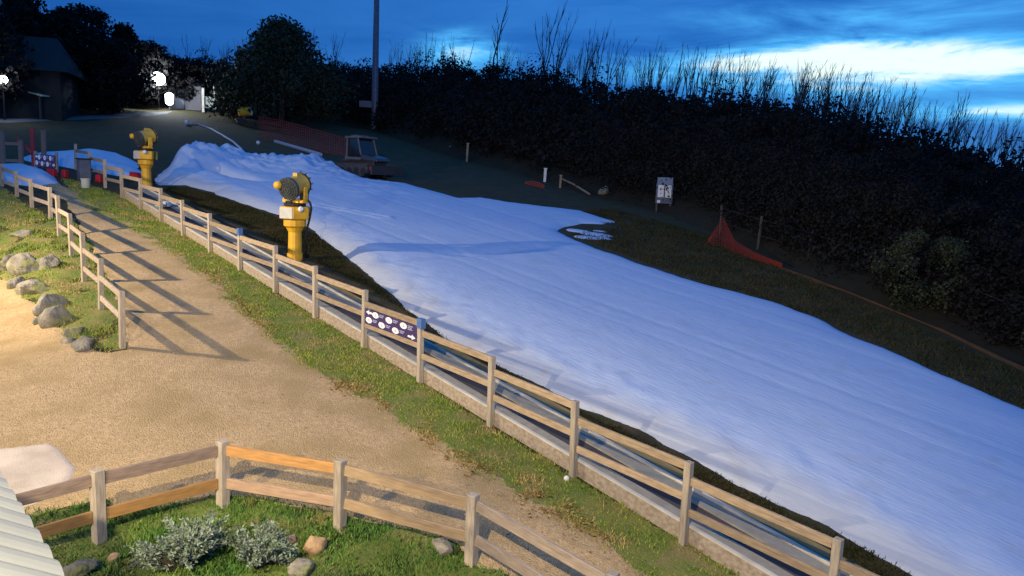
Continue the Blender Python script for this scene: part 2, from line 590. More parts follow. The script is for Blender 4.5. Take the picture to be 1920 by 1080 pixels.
def hill(s, t):
    """s: index along HU (float), t: 0 edge .. 1 crest .. >1 behind"""
    s, t = np.asarray(s, float), np.asarray(t, float)
    k = np.arange(len(HU))
    E_ = np.stack([np.interp(s, k, EP[:, i]) for i in range(3)], -1)
    C_ = np.stack([np.interp(s, k, CP[:, i]) for i in range(3)], -1)
    tt = np.minimum(t, 1)
    P = E_ + (C_ - E_) * t[..., None]
    z = E_[..., 2] + (C_[..., 2] - E_[..., 2]) * (tt + .18 * np.sin(PI * tt)) - np.maximum(t - 1, 0) * 2.5
    P[..., 2] = z - .25 * (1 - smooth(t, 0, .05)) + .5 * fbm(P[..., 0] * .2, P[..., 1] * .2, 5, 3) * smooth(t, 0, .2)
    return P


def ground_z(x, y):
    z = gz(x, y)
    rho, ph = np.hypot(x, y), np.arctan2(x, y)
    o = np.argsort(az)
    lim = np.interp(ph, az[o], re[o])
    front = y > 3
    return np.where(front, z - .6 * np.maximum(0, rho - lim - 1.5) * 1.0, z)


gx = np.concatenate([np.arange(-150, -40, 6), np.arange(-40, -18, 1.0), np.arange(-18, 16, .35), np.arange(16, 40, 1.0), np.arange(40, 151, 6)])
gy = np.concatenate([np.arange(-40, 0, 4), np.arange(0, 36, .35), np.arange(36, 76, 1.0), np.arange(76, 150, 6)])
X, Y = np.meshgrid(gx, gy)
Z = ground_z(X, Y)
idx = np.arange(X.size).reshape(X.shape)
q = np.stack([idx[:-1, :-1], idx[:-1, 1:], idx[1:, 1:], idx[1:, :-1]], -1).reshape(-1, 4)
structure(link('ground', fast_mesh('ground', np.stack([X.ravel(), Y.ravel(), Z.ravel()], -1), q), M['ground'], smooth_=True))

ns, nt = len(HU), 46
S_, T_ = np.meshgrid(np.arange(ns), np.concatenate([np.linspace(0, 1, 26), np.linspace(1.06, 2.6, 20)]))
HV = hill(S_, T_)
idx = np.arange(S_.size).reshape(S_.shape)
q = np.stack([idx[:-1, :-1], idx[:-1, 1:], idx[1:, 1:], idx[1:, :-1]], -1).reshape(-1, 4)
structure(link('hills', fast_mesh('hills', HV.reshape(-1, 3), q), M['hill'], smooth_=True))

# ---- right fence line, needed by the sheets
RB = [264, 302, 343.5, 394, 450, 516, 591, 682, 787, 919, 1074, 1280]
RTOP = [334, 352.5, 375, 400, 430, 460, 498.3, 543.5, 600, 668, 752.5, 865.5]
R0, R1 = G(264, 393), G(1278, 1021)
RD = (R1 - R0) / 11
RDU = RD / np.linalg.norm(RD[:2])          # per horizontal metre
RN = np.array([-RD[1], RD[0], 0]) / np.linalg.norm(RD[:2])


def rline(s, off=0.0, h=0.0):
    """point at s horizontal metres along the right fence, off metres behind it"""
    P = R0 + RDU * s + RN * off
    return np.array([P[0], P[1], gz1(P[0], P[1]) + h])


def pix(P):
    Q = np.asarray(P) - CAM
    return 960 + F_PX * (Q @ RT) / (Q @ FW), 540 - F_PX * (Q @ UP) / (Q @ FW)


def s_at_u(u):
    lo, hi = -12.0, 33.0
    for _ in range(50):
        m = (lo + hi) / 2
        P = rline(m)
        if depth(P) < .5 or pix(P)[0] > u: hi = m
        else: lo = m
    return lo


# gravel path and yard
PATH = [(95, 335), (115, 347), (180, 385), (250, 420), (330, 470), (400, 522), (450, 572), (520, 632), (580, 680), (650, 726), (720, 758), (780, 800), (850, 842), (920, 888),
        (1000, 930), (1060, 962), (1120, 1002), (1170, 1040), (1220, 1080), (1330, 1170), (1180, 1230), (1040, 1130), (960, 1085), (900, 1062), (860, 1020), (760, 990),
        (640, 962), (470, 930), (415, 928), (330, 946), (215, 955), (200, 935), (130, 950), (40, 972), (-120, 1010), (-700, 900), (-700, 520), (-260, 455), (-120, 470),
        (0, 520), (60, 565), (110, 622), (150, 655), (200, 663), (240, 655), (233, 600), (205, 525), (168, 452), (125, 378), (85, 350)]
path_poly = pix_poly(PATH)


def path_z(X, Y, S):
    s = S + .22 * fbm(X * 2.2, Y * 2.2, 11, 4)
    return gz(X, Y) + np.clip(s * .35, -.12, .012) + .010 + .020 * fbm(X * 2.6, Y * 2.6, 13, 5) + .016 * np.maximum(fbm(X * 1.7, Y * 1.7, 14, 3), 0) * smooth(-X, 2, 6)


structure(sheet('path', path_poly, path_z, .12, M['path']))
slab = pix_poly([(-160, 862), (0, 845), (90, 835), (112, 845), (142, 880), (128, 915), (60, 950), (-60, 975), (-200, 1000)])
structure(sheet('paving', slab, lambda X, Y, S: gz(X, Y) + np.clip((S + .05 * fbm(X * 4, Y * 4, 21, 3)) * .8, -.1, .03) + .022, .08, M['paving']))

# green verges: beside the fence, the bank behind the rocks, the foreground mound
STRIP0 = [(110, 338), (140, 345), (200, 365), (264, 393), (394, 466), (517, 560), (682, 652), (787, 726), (919, 806), (1074, 902), (1280, 1020), (1430, 1108), (1330, 1175), (1220, 1085),
         (1165, 1035), (1060, 958), (920, 884), (850, 838), (780, 796), (720, 752), (650, 720), (580, 675), (520, 626), (450, 565), (400, 515), (330, 464), (250, 414), (180, 380)]
BANK = [(-300, 345), (0, 352), (60, 390), (95, 412), (125, 400), (168, 455), (205, 528), (233, 603), (238, 655), (200, 662), (150, 655), (105, 615), (55, 560), (0, 512), (-120, 465), (-300, 440)]
MOUND = [(-160, 1020), (40, 974), (130, 952), (200, 938), (215, 958), (330, 948), (415, 932), (470, 933), (640, 965), (760, 994), (860, 1025), (900, 1066), (960, 1090), (1100, 1190), (900, 1300), (400, 1350), (-100, 1300)]
STRIP = [(u - (16 if k > 11 else -7), v + (12 if k > 11 else -4)) for k, (u, v) in enumerate(STRIP0)]
strip_poly, bank_poly, mound_poly = pix_poly(STRIP), pix_poly(BANK), pix_poly(MOUND)


def turf_z(amp):
    return lambda X, Y, S: gz(X, Y) + np.clip((S + .2 * fbm(X * 2.5, Y * 2.5, 31, 3)) * .25, -.12, .012) + .004 + amp * fbm(X * 2.2, Y * 2.2, 33, 4)


structure(sheet('turf', strip_poly, turf_z(.05), .14, M['turf']))
structure(sheet('turf', bank_poly, turf_z(.14), .14, M['turf']))
structure(sheet('turf', mound_poly, turf_z(.10), .10, M['turf']))

# snow
SNOW = [(300, 347), (290, 338), (305, 320), (340, 306), (380, 302), (430, 304), (470, 309), (520, 306), (575, 304), (605, 308), (640, 321), (670, 333), (700, 340), (760, 344), (800, 355),
        (860, 372), (900, 370), (960, 381), (1020, 388), (1090, 396), (1152, 416), (1130, 421), (1090, 419), (1060, 426), (1045, 434), (1080, 452), (1150, 477), (1250, 512), (1350, 541),
        (1450, 567), (1530, 597), (1600, 632), (1700, 672), (1800, 717), (1860, 742), (1920, 768), (2150, 850), (2500, 1000), (2300, 1250), (1950, 1220), (1720, 1082), (1640, 1036), (1550, 985),
        (1450, 938), (1380, 903), (1290, 858), (1200, 806), (1080, 760), (1000, 716), (930, 681), (850, 641), (780, 592), (740, 552), (690, 517), (660, 490), (620, 456), (590, 433), (535, 406),
        (500, 396), (450, 381), (400, 361), (350, 347)]
snow_poly = pix_poly(SNOW)
BUMPS = [(370, 316, 2.2, .62), (325, 326, 1.6, .38), (430, 318, 1.6, .25), (475, 322, 1.8, .22), (560, 318, 2.6, .42), (610, 328, 2.0, .25), (690, 355, 2.2, .15)]
bump_p = [(G(u, v)[:2], r_, h_) for u, v, r_, h_ in BUMPS]
HOLE, HOLE_D = G(425, 338)[:2], (G(465, 343) - G(390, 333))[:2]
BAND0, BAND1 = G(690, 507)[:2], G(1010, 468)[:2]  # long dip across the snow, shaped to show as a dark band
TR0, TR1 = G(600, 395)[:2], G(720, 415)[:2]


def seg_d(X, Y, A, B):
    e = B - A; L2 = e @ e
    t = np.clip(((X - A[0]) * e[0] + (Y - A[1]) * e[1]) / L2, 0, 1)
    return np.hypot(X - A[0] - t * e[0], Y - A[1] - t * e[1])


def snow_z(X, Y, S):
    s = S + .30 * fbm(X * 1.3, Y * 1.3, 41, 5)
    th = .30 - .17 * smooth((X - R0[0]) * RN[0] + (Y - R0[1]) * RN[1], 4, 9)
    t = np.minimum(th * (1 - np.exp(-np.maximum(s, 0) / .35)) + np.minimum(s, 0) * .5, .3)
    inside = smooth(S, .1, 1.0)
    for p, r_, h_ in bump_p:
        d = np.hypot(X - p[0], Y - p[1]) / r_
        t = t + h_ * np.exp(-d * d) * inside * (1 + 1.2 * fbm(X * 1.1, Y * 1.1, 43, 5) + .7 * fbm(X * 2.8, Y * 2.8, 42, 3))
    u = X * RDU[0] / np.hypot(*RDU[:2]) + Y * RDU[1] / np.hypot(*RDU[:2])
    w = X * RN[0] + Y * RN[1]
    # passes of the groomer fan out a little towards the bottom of the run
    wf = w + .05 * (u + 16) * np.sin(w * .25)
    t = t + inside * (.010 * fbm(wf * 1.4, u * .05, 45, 3) + .012 * fbm(wf * .5, u * .05, 46, 2) + .006 * fbm(wf * 4.5, u * .15, 44, 2))
    lower = np.exp(-((S - .9) / .8) ** 2)
    t = t + .09 * lower * fbm(X * 2.6, Y * 2.6, 47, 4) * (1 - smooth((X - R0[0]) * RN[0] + (Y - R0[1]) * RN[1], 4, 7)) + .012 * inside * fbm(X * 5, Y * 5, 48, 3)
    for off in (0, 1.1, 4.3, 5.4, 7.6):
        t = t - .013 * inside * np.exp(-((wf - 15.2 - off + .02 * np.sin(u * .8)) / .10) ** 2)
    t = t - .10 * np.exp(-(seg_d(X, Y, BAND0, BAND1) / .38) ** 2) * inside
    dd = seg_d(X, Y, TR0, TR1)
    t = t + .05 * np.exp(-((dd - .25) / .12) ** 2) * inside * (.5 + vnoise(X * 5, Y * 5, 3))
    e = HOLE_D / np.linalg.norm(HOLE_D)
    a_ = (X - HOLE[0]) * e[0] + (Y - HOLE[1]) * e[1]; b_ = -(X - HOLE[0]) * e[1] + (Y - HOLE[1]) * e[0]
    t = t - 1.1 * np.exp(-(a_ / 1.1) ** 2 - (b_ / .32) ** 2 * 1.0) * (1 + .6 * fbm(X * 2, Y * 2, 49, 3))
    return gz(X, Y) + t


def snow_uw(X, Y):
    return (X * RDU[0] + Y * RDU[1]) / np.hypot(*RDU[:2]), X * RN[0] + Y * RN[1]


def snow_streak(X, Y, S):
    u, w = snow_uw(X, Y)
    w = w + .05 * (u + 16) * np.sin(w * .25)
    a_ = fbm(w * .55, u * .04, 81, 4) + .5 * fbm(X * .25, Y * .25, 83, 3)  # broad bluer bands along the run
    b_ = fbm(w * 3.0, u * .10, 85, 3) + .9 * fbm(w * 7.0, u * .12, 86, 2)  # shade of the fine groomed grooves, drawn into the snow colour
    return np.clip(.35 + 1.5 * a_ + .28 * b_, 0, 1) * .9


def snow_dirt(X, Y, S):
    off = (X - R0[0]) * RN[0] + (Y - R0[1]) * RN[1]
    lower = 1 - smooth(off, 3.5, 6.5)
    rim = (1 - smooth(S + .5 * fbm(X * 1.2, Y * 1.2, 87, 4), .25, 1.1)) * lower
    return np.clip(.5 * rim + .22 * smooth(fbm(X * 2.5, Y * 2.5, 88, 4), .12, .3), 0, 1)


structure(sheet('snow', snow_poly, snow_z, .11, M['snow'], 1.0, {'streak': snow_streak, 'dirt': snow_dirt}))
PILE = [(40, 298), (75, 292), (120, 291), (190, 291), (235, 296), (258, 306), (262, 330), (225, 330), (150, 318), (70, 305)]
pile_poly = pix_poly(PILE)
pile_c = np.mean(pile_poly, 0)
structure(sheet('snow', pile_poly, lambda X, Y, S: gz(X, Y) + np.minimum((S + .3 * fbm(X, Y, 52, 4)) * .5, .25) + .4 * smooth(S, .2, 2.5) + .12 * fbm(X * .9, Y * .9, 53, 4), .2, M['snow'], .8))
PILE2 = [(-60, 322), (0, 316), (60, 318), (100, 330), (108, 345), (60, 350), (0, 345), (-60, 342)]
structure(sheet('snow', pix_poly(PILE2), lambda X, Y, S: gz(X, Y) + np.minimum((S + .3 * fbm(X, Y, 56, 4)) * .6, .3) + .1 * fbm(X, Y, 57, 4), .15, M['snow'], .6))
for u, v, a_ in ((1085, 433, .5), (1118, 440, .6), (1100, 446, .5), (1130, 447, .35), (1125, 434, .35)):
    P = G(u, v); pl = [(P[0] + a_ * math.cos(k) * 1.3, P[1] + a_ * math.sin(k) * .8) for k in np.linspace(0, 2 * PI, 9)[:-1]]
    structure(sheet('snow', pl, lambda X, Y, S: gz(X, Y) + np.minimum((S + .35 * fbm(X * 2, Y * 2, 61, 4)) * .4, .06) - .02, .1, M['snow'], .3))
# pale road past the far lamps
road = pix_poly([(-200, 232), (0, 230), (150, 224), (240, 220), (310, 213), (320, 209), (230, 214), (100, 220), (0, 224), (-200, 226)], G)
structure(sheet('road', road, lambda X, Y, S: gz(X, Y) + np.clip(S * .2, -.1, .03) + .02, .5, M['road'], 1.0))


# ------------------------------------------------------------------ grass
def scatter(poly, n, margin=.0, avoid=()):
    P = np.array(poly); out = []
    lo, hi = P.min(0), P.max(0)
    tot = 0
    while tot < n:
        c = rng.uniform(lo, hi, (n, 2))
        k = sdist(c[:, 0], c[:, 1], poly) > margin + rng.normal(0, .06, n)
        for a_ in avoid:
            k &= sdist(c[:, 0], c[:, 1], a_) < 0
        c = c[k]; out.append(c); tot += len(c)
        if len(c) == 0: break
    return np.concatenate(out)[:n]


def blades(name, pts, zoff, hmin, hmax, w, m, label, lean=.5):
    n = len(pts)
    clump = fbm(pts[:, 0] * 2.4, pts[:, 1] * 2.4, 71, 3)
    h = rng.uniform(hmin, hmax, n) * (1 + 1.2 * clump)
    a_ = rng.uniform(0, 2 * PI, n); b_ = rng.uniform(0, 2 * PI, n)
    base = np.stack([pts[:, 0], pts[:, 1], gz(pts[:, 0], pts[:, 1]) + zoff], -1)
    side = np.stack([np.cos(a_), np.sin(a_), 0 * a_], -1) * w / 2 * rng.uniform(.7, 1.5, n)[:, None]
    ld = np.stack([np.cos(b_), np.sin(b_), 0 * b_], -1) * (h * lean * rng.uniform(.2, 1.6, n))[:, None]
    upv = np.stack([0 * h, 0 * h, h], -1)
    V = np.stack([base - side, base + side, base + side * .7 + upv * .6 + ld * .35, base + upv + ld, base - side * .7 + upv * .6 + ld * .35], 1).reshape(-1, 3)
    Fq = np.arange(n * 5).reshape(n, 5)
    o = link(name, fast_mesh(name, V, Fq), m)
    return tag(o, label, 'grass', None, 'stuff')


blades('grass', scatter(strip_poly, 42000), -.01, .03, .085, .016, M['blade'], 'short green and straw grass along the gravel path beside the fence')
blades('grass', scatter(bank_poly, 34000), -.03, .04, .12, .018, M['blade'], 'rough yellow green grass on the bank above the rocks')
blades('grass', scatter(mound_poly, 60000), -.02, .04, .11, .012, M['blade_lush'], 'lush green grass around the blue green shrubs')
edge_px = [(330, 466), (400, 518), (450, 568), (520, 628), (580, 678), (650, 724), (720, 756), (780, 798), (850, 840), (920, 886), (1000, 928), (1060, 960), (1120, 1000)]
ew = np.array([GP(u, v)[:2] for u, v in edge_px])
tt = rng.uniform(0, len(ew) - 1, 9000); ii = tt.astype(int)
ep = ew[ii] + (ew[ii + 1] - ew[ii]) * (tt - ii)[:, None] + np.stack([rng.normal(-.05, .16, 9000), rng.normal(-.05, .16, 9000)], -1)
ep = ep[fbm(ep[:, 0] * 1.6, ep[:, 1] * 1.6, 91, 3) > .02]
M['straw'] = mat('dead_straw', (.46, .33, .14), (.30, .21, .085), 6, .9, island=.4, spec=.1)
blades('grass', ep, .0, .02, .07, .022, M['straw'], 'tufts of dead straw along the path edge below the green verge', 1.4)
stn = scatter(path_poly, 2600, .05)
sv, sf = [], []
for k, (x, y) in enumerate(stn):
    r_ = rng.uniform(.008, .022) * (1.6 if rng.uniform() < .06 else 1)
    z = gz1(x, y) + .022
    a_ = rng.uniform(0, PI)
    o_ = np.array([[1, 0, 0], [0, .8, 0], [-1, 0, 0], [0, -.8, 0], [0, 0, .7], [0, 0, -.6]]) * r_ * rng.uniform(.7, 1.3, 3)
    o_ = o_ @ np.array([[math.cos(a_), math.sin(a_), 0], [-math.sin(a_), math.cos(a_), 0], [0, 0, 1]])
    sv.append(o_ + np.array([x, y, z])); b0 = 6 * k
    sf += [(b0, b0 + 1, b0 + 4), (b0 + 1, b0 + 2, b0 + 4), (b0 + 2, b0 + 3, b0 + 4), (b0 + 3, b0, b0 + 4), (b0 + 1, b0, b0 + 5), (b0 + 2, b0 + 1, b0 + 5), (b0 + 3, b0 + 2, b0 + 5), (b0, b0 + 3, b0 + 5)]
M['pebble'] = mat('loose_pebbles', (.50, .37, .20), (.28, .20, .12), 9, .9, island=.4)
tag(link('pebbles', fast_mesh('pebbles', np.concatenate(sv), np.array(sf)), M['pebble']), 'loose pebbles scattered over the gravel path and yard', 'pebbles', None, 'stuff')
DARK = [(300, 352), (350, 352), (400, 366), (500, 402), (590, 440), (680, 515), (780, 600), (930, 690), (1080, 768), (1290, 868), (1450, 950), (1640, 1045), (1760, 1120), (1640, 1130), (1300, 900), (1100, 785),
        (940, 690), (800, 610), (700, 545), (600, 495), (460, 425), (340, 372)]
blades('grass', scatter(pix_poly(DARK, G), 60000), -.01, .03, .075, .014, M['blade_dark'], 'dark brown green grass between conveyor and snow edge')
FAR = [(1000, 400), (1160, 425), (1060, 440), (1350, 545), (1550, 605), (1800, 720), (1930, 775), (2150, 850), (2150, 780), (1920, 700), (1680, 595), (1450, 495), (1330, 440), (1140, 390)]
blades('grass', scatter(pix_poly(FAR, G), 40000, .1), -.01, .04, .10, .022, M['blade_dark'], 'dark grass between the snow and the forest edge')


# ------------------------------------------------------------------ leafy crowns
def leaf_cloud(centres, radii, n_each, size, squash=.8, droop=0.0):
    """many small leaf faces round a set of clump centres"""
    centres = np.repeat(np.asarray(centres, float), n_each, 0); radii = np.repeat(np.asarray(radii, float), n_each)
    n = len(centres)
    d = rng.normal(size=(n, 3)); d /= np.linalg.norm(d, axis=1)[:, None]
    p = centres + d * (radii * rng.uniform(.35, 1.05, n) ** .6)[:, None] * np.array([1, 1, squash])
    nrm = d + rng.normal(0, .6, (n, 3)); nrm /= np.linalg.norm(nrm, axis=1)[:, None]
    a_ = np.cross(nrm, rng.normal(size=(n, 3))); a_ /= np.linalg.norm(a_, axis=1)[:, None]
    b_ = np.cross(nrm, a_)
    s = size * rng.uniform(.6, 1.4, n)[:, None]
    V = np.stack([p - a_ * s, p - b_ * s * .55, p + a_ * s, p + b_ * s * .55], 1).reshape(-1, 3)
    return V, np.arange(n * 4).reshape(n, 4)


def crown_points(n, rx, rz, z0, shape='cone'):
    out, rad = [], []
    for _ in range(n):
        t = rng.uniform(0, 1) ** .9
        if shape == 'cone':
            r = rx * (1 - t) ** .75 * (1 - .25 * (1 - smooth(t, 0, .15)))
        elif shape == 'dome':
            r = rx * (1 - t ** 2.2) ** .5 * (1 - .45 * smooth(t, .35, .8)) * (1 - .15 * (1 - smooth(t, 0, .15)))
        else:
            r = rx * math.sqrt(max(0, 1 - (2 * t - 1) ** 2)) * .95
        a_ = rng.uniform(0, 2 * PI); q_ = r * math.sqrt(rng.uniform(.25, 1))
        out.append((q_ * math.cos(a_), q_ * math.sin(a_), z0 + t * rz)); rad.append(rx * rng.uniform(.16, .30))
    return out, rad


def make_tree(label, P, H, rx, shape='round', m='leaf_dark', nclump=90, per=70, leaf=.16, name='tree', cat='tree', group=None, trunk=True):
    t = thing(name, label, cat, P, 0, group)
    pts, rad = crown_points(nclump, rx, H * .90, H * .10, shape)
    V, Fq = leaf_cloud(pts, rad, per, leaf)
    V[:, 2] = np.maximum(V[:, 2], .02)
    link('crown', fast_mesh('crown', V, Fq), M[m], t)
    if trunk:
        b = MB()
        b.tube([(0, 0, -.3), (.05, .02, H * .3), (-.03, .05, H * .6), (0, 0, H * .9)], [.035 * H, .026 * H, .015 * H, .004 * H], 8)
        for k in range(9):
            a_ = k * 2.4; z = H * (.18 + .07 * k)
            e = rx * .8 * (1 - .06 * k)
            b.tube([(0, 0, z), (e * .5 * math.cos(a_), e * .5 * math.sin(a_), z + .06 * H), (e * math.cos(a_), e * math.sin(a_), z + .15 * H)], [.010 * H, .007 * H, .002 * H], 5)
        b.build('trunk', M['bark'], t, smooth_=True)
    return t


# the wood on the hill reads as one mass
ks = np.arange(len(HU))
n = 2600
s_ = rng.uniform(8, len(HU) - 18, n); t_ = np.concatenate([rng.uniform(.055, .25, 900), rng.uniform(.2, 1.06, n - 900)])
Pf = hill(s_, t_)
rad = rng.uniform(.7, 1.5, n) * np.where(s_ > 130, .8, 1.0)
rad *= np.where(t_ > .85, rng.uniform(.55, 1.7, n), 1.0)
cen, rr = [], []
for k in range(3):
    off = rng.normal(0, .55, (n, 3)) * np.array([1, 1, .2])
    cc = Pf + off; cc[:, 2] += rad * (.35 + .5 * k) * np.where(t_ < .1, .7, 1)
    cen.append(cc); rr.append(rad * (.9 - .17 * k))
cen, rr = np.concatenate(cen), np.concatenate(rr)
near = np.hypot(cen[:, 0], cen[:, 1]) < 46
Va, Fa = leaf_cloud(cen[~near], rr[~near], 46, .15)
Vb, Fb = leaf_cloud(cen[near], rr[near], 120, .075)
V, Fq = np.concatenate([Va, Vb]), np.concatenate([Fa, Fb + len(Va)])
tag(link('forest', fast_mesh('forest', V, Fq), M['leaf_dark']), 'dark mass of scrub and low trees covering the hillside behind the snow run', 'forest', None, 'stuff')

# separate trees
make_tree('big dark bushy tree standing beside the tall pole', G(528, 233), 7.5, 5.4, 'dome', 'leaf_green', 210, 100, .15)
make_tree('low dark tree with a rounded crown in front of the tall pale post', G(446, 219), 3.4, 1.7, 'round', 'leaf_dark', 70, 70, .16)
for u, v, H, r_, sh, lab in (
        (-60, 216, 8.0, 3.6, 'round', 'dark tree behind the lodge roof at the far left edge'),
        (60, 208, 8.8, 3.2, 'cone', 'tall pointed dark tree rising behind the lodge roof'),
        (130, 207, 8.3, 3.4, 'round', 'broad dark tree just to the right of the lodge roof'),
        (190, 214, 6.6, 3.0, 'round', 'low dark tree between the awning and the bright floodlight'),
        (235, 203, 7.8, 2.8, 'cone', 'narrow dark tree with a spiky top left of the bright floodlight'),
        (355, 204, 5.0, 2.2, 'round', 'small dark tree behind the grey shed'),
        (160, 203, 9.2, 3.4, 'round', 'tall dark tree between the broad tree and the narrow spiky tree'),
        (15, 203, 9.6, 4.0, 'round', 'largest dark tree above the left end of the lodge roof'),
        (280, 201, 6.4, 2.6, 'round', 'dark tree directly behind the brightest floodlight')):
    make_tree(lab, G(u, v), H * .78, r_, sh, 'leaf_dark', 80, 80, .15)
make_tree('pale green rounded bush beside the third wire fence post', G(1722, 592), 2.6, 1.5, 'round', 'leaf_green', 60, 150, .055, 'bush', 'bush', 'bushes along the forest edge', False)
for k, (u, v, H, r_) in enumerate(((1385, 440, 2.1, 1.4), (1500, 500, 2.5, 1.6), (1590, 520, 3.2, 2.0), (1660, 545, 3.6, 2.0), (1790, 590, 3.4, 1.9), (1850, 640, 2.8, 1.6), (1930, 660, 3.6, 2.2), (2020, 720, 3.2, 2.0),
                                   (1200, 380, 2.0, 1.5), (1290, 405, 2.2, 1.5), (1090, 352, 2.2, 1.7), (980, 322, 2.4, 1.8), (900, 300, 2.4, 1.8), (820, 275, 2.6, 2.0))):
    make_tree('dark leafy bush standing along the edge of the forest', CAM + (G(u, v) - CAM) * 1.06 + np.array([0, 0, .3]), H, r_, 'round', 'leaf_dark', 45, 130, .07, 'bush', 'bush', 'bushes along the forest edge', False)


# bare trees on the ridge
def bare_mesh(seed, stems, spread, slim=1.0):
    r_ = np.random.default_rng(seed)
    b = MB()
    for k in range(stems):
        a_ = r_.uniform(0, 2 * PI); sp = spread * r_.uniform(.15, 1)
        hgt = r_.uniform(.65, 1.0) if k else 1.0
        pts, rad_ = [], []
        for t in np.linspace(0, 1, 6):
            w = sp * t ** 1.15
            pts.append((w * math.cos(a_) + .012 * r_.normal(), w * math.sin(a_) + .012 * r_.normal(), hgt * t - (.03 if t == 0 else 0)))
            rad_.append(slim * (.0078 * (1 - t) + .0018))
        b.tube(pts, rad_, 5)
        for j in range(7):
            t = r_.uniform(.3, .9); i = int(t * 5); p = np.array(pts[i]) * (1 - (t * 5 - i)) + np.array(pts[i + 1]) * (t * 5 - i)
            a2 = a_ + r_.uniform(-1.6, 1.6); L_ = r_.uniform(.10, .26) * (1.1 - t * .6)
            q_ = p + np.array([math.cos(a2) * L_ * .38, math.sin(a2) * L_ * .38, L_])
            b.tube([p, (p + q_) / 2 + np.array([0, 0, -.01]), q_], [.0045 * slim, .0032 * slim, .0012 * slim], 3)
    me = bpy.data.meshes.new('bare_tree')
    me.from_pydata(b.v, [], b.f)
    me.materials.append(M['deadwood'])
    return me


bare = [bare_mesh(100 + k, st, sp, sl) for k, (st, sp, sl) in enumerate(((1, .12, 1.3), (2, .2, 1), (3, .25, 1), (4, .3, .9), (6, .42, .8), (5, .36, .9), (7, .46, .7), (2, .15, 1.2)))]


def bare_tree(u, v_base, v_top, D, kind, label, group):
    P = CAM + ray(u, v_base) * D
    lean = np.interp(u, [300, 900, 1300, 1900], [.0, .03, .12, .16])
    H = height_to(P, v_top)
    o = bpy.data.objects.new('bare_tree', bare[kind]); col.objects.link(o)
    o.location = P - np.array([0, 0, .02 * H]); o.scale = (H * rng.choice((-1, 1)), H * rng.choice((-1, 1)), H)
    o.rotation_euler = (rng.normal(0, .04), lean + rng.normal(0, .08), 0)
    tag(o, label, 'bare tree', group)
    return o


def crest_v(u): return float(np.interp(u, cu, cv))
def crest_d(u): return float(np.interp(u, cu, cd))


TALL = ((922, -30, 0, 'tallest thin bare tree, alone on the ridge left of the twin clumps'), (935, 20, 7, 'thin bare sapling leaning beside the tallest lone bare tree'),
        (1018, -10, 5, 'wide many stemmed bare tree on the ridge, left one of the tall clumps'), (1040, 15, 4, 'many stemmed bare tree in the middle of the tall clump on the ridge'),
        (1093, 35, 3, 'bare tree with upright stems right of the tall ridge clump'), (1115, 30, 5, 'spreading bare tree standing between two upright bare trees on the ridge'),
        (1138, 52, 6, 'fan shaped bare tree at the right end of the tall ridge clump'), (1212, 60, 3, 'upright bare tree just left of where the bright cloud begins'),
        (1342, 85, 4, 'dense bare tree standing out against the bright cloud'))
for u, vt, kd, lab in TALL:
    bare_tree(u, crest_v(u) + 14, vt, crest_d(u) + rng.uniform(0, 3), kd, lab, 'bare trees on the ridge')
for k in range(275):
    u = rng.uniform(250, 1990)
    if rng.uniform() < .5: u = rng.uniform(1150, 1960)
    if 690 < u < 720: u += 40
    hpx = np.interp(u, [250, 620, 760, 900, 1150, 1300, 1600, 1900], [30, 50, 46, 42, 66, 76, 72, 66]) * rng.uniform(.35, 1.25)
    vb = crest_v(u) + rng.uniform(4, 16) + (rng.uniform(0, 22) if u > 1700 else 0)
    bare_tree(u, vb, vb - 14 - hpx, crest_d(u) + rng.uniform(-1.0, 9), int(rng.integers(0, 8)), 'short thin bare tree, one of the many lining the ridge', 'bare trees on the ridge')


# ------------------------------------------------------------------ fences
def post(parent, P, H, w, m='wood_pale', rz=0.0, d=None):
    b = MB().box((0, 0, (H - .25) / 2), (w, d or w, H + .25))
    o = b.build('post', M[m], parent, np.array(P) - np.array(parent.location), (rng.normal(0, .008), rng.normal(0, .008), rz), bevel=.008)
    return o


def rail(parent, A, B, hgt, th, m='wood', name='rail', bevel=.005):
    A, B = np.array(A, float), np.array(B, float)
    e = B - A; L_ = np.linalg.norm(e)
    b = MB().box((0, 0, 0), (L_, th, hgt))
    yaw = math.atan2(e[1], e[0]); pit = -math.asin(e[2] / L_)
    return b.build(name, M[m], parent, (A + B) / 2 - np.array(parent.location), (0, pit, yaw), bevel=bevel)


fence_yaw = math.atan2(RD[1], RD[0])
us = RB
S_post = [s_at_u(u) for u in us]
step = (S_post[-1] - S_post[4]) / 7
posts = [(s, rline(s), height_to(rline(s), vt)) for s, vt in zip(S_post, RTOP)]
for k in (1, 2, 3):
    s = S_post[-1] + step * k; posts.append((s, rline(s), 1.25))
head = []
for k in (1, 2, 3, 4):
    s = S_post[0] - step * k; head.append((s, rline(s), 1.12))
posts = head[::-1] + posts
rf = thing('wooden_fence', 'long weathered two rail timber fence running beside the conveyor', 'fence', posts[-1][1])
for s, P, H in posts:
    post(rf, P, H, .105, 'wood_pale', fence_yaw)
for (s0, P0, H0), (s1, P1, H1) in zip(posts[:-1], posts[1:]):
    top1 = P1[2] + H1 - .075
    zr0 = max(top1 + .03, min(top1 + .10, P0[2] + H0 - .09)) + rng.normal(0, .01); zr1 = top1 + rng.normal(0, .01)
    e = RDU * np.array([1, 1, 0]) * .056
    A = np.array([P0[0], P0[1], zr0]) + e; B = np.array([P1[0], P1[1], zr1]) - e
    rail(rf, A, B, .125, .045)
    dn = np.array([0, 0, .46])
    rail(rf, A - dn, B - dn, .115, .045)

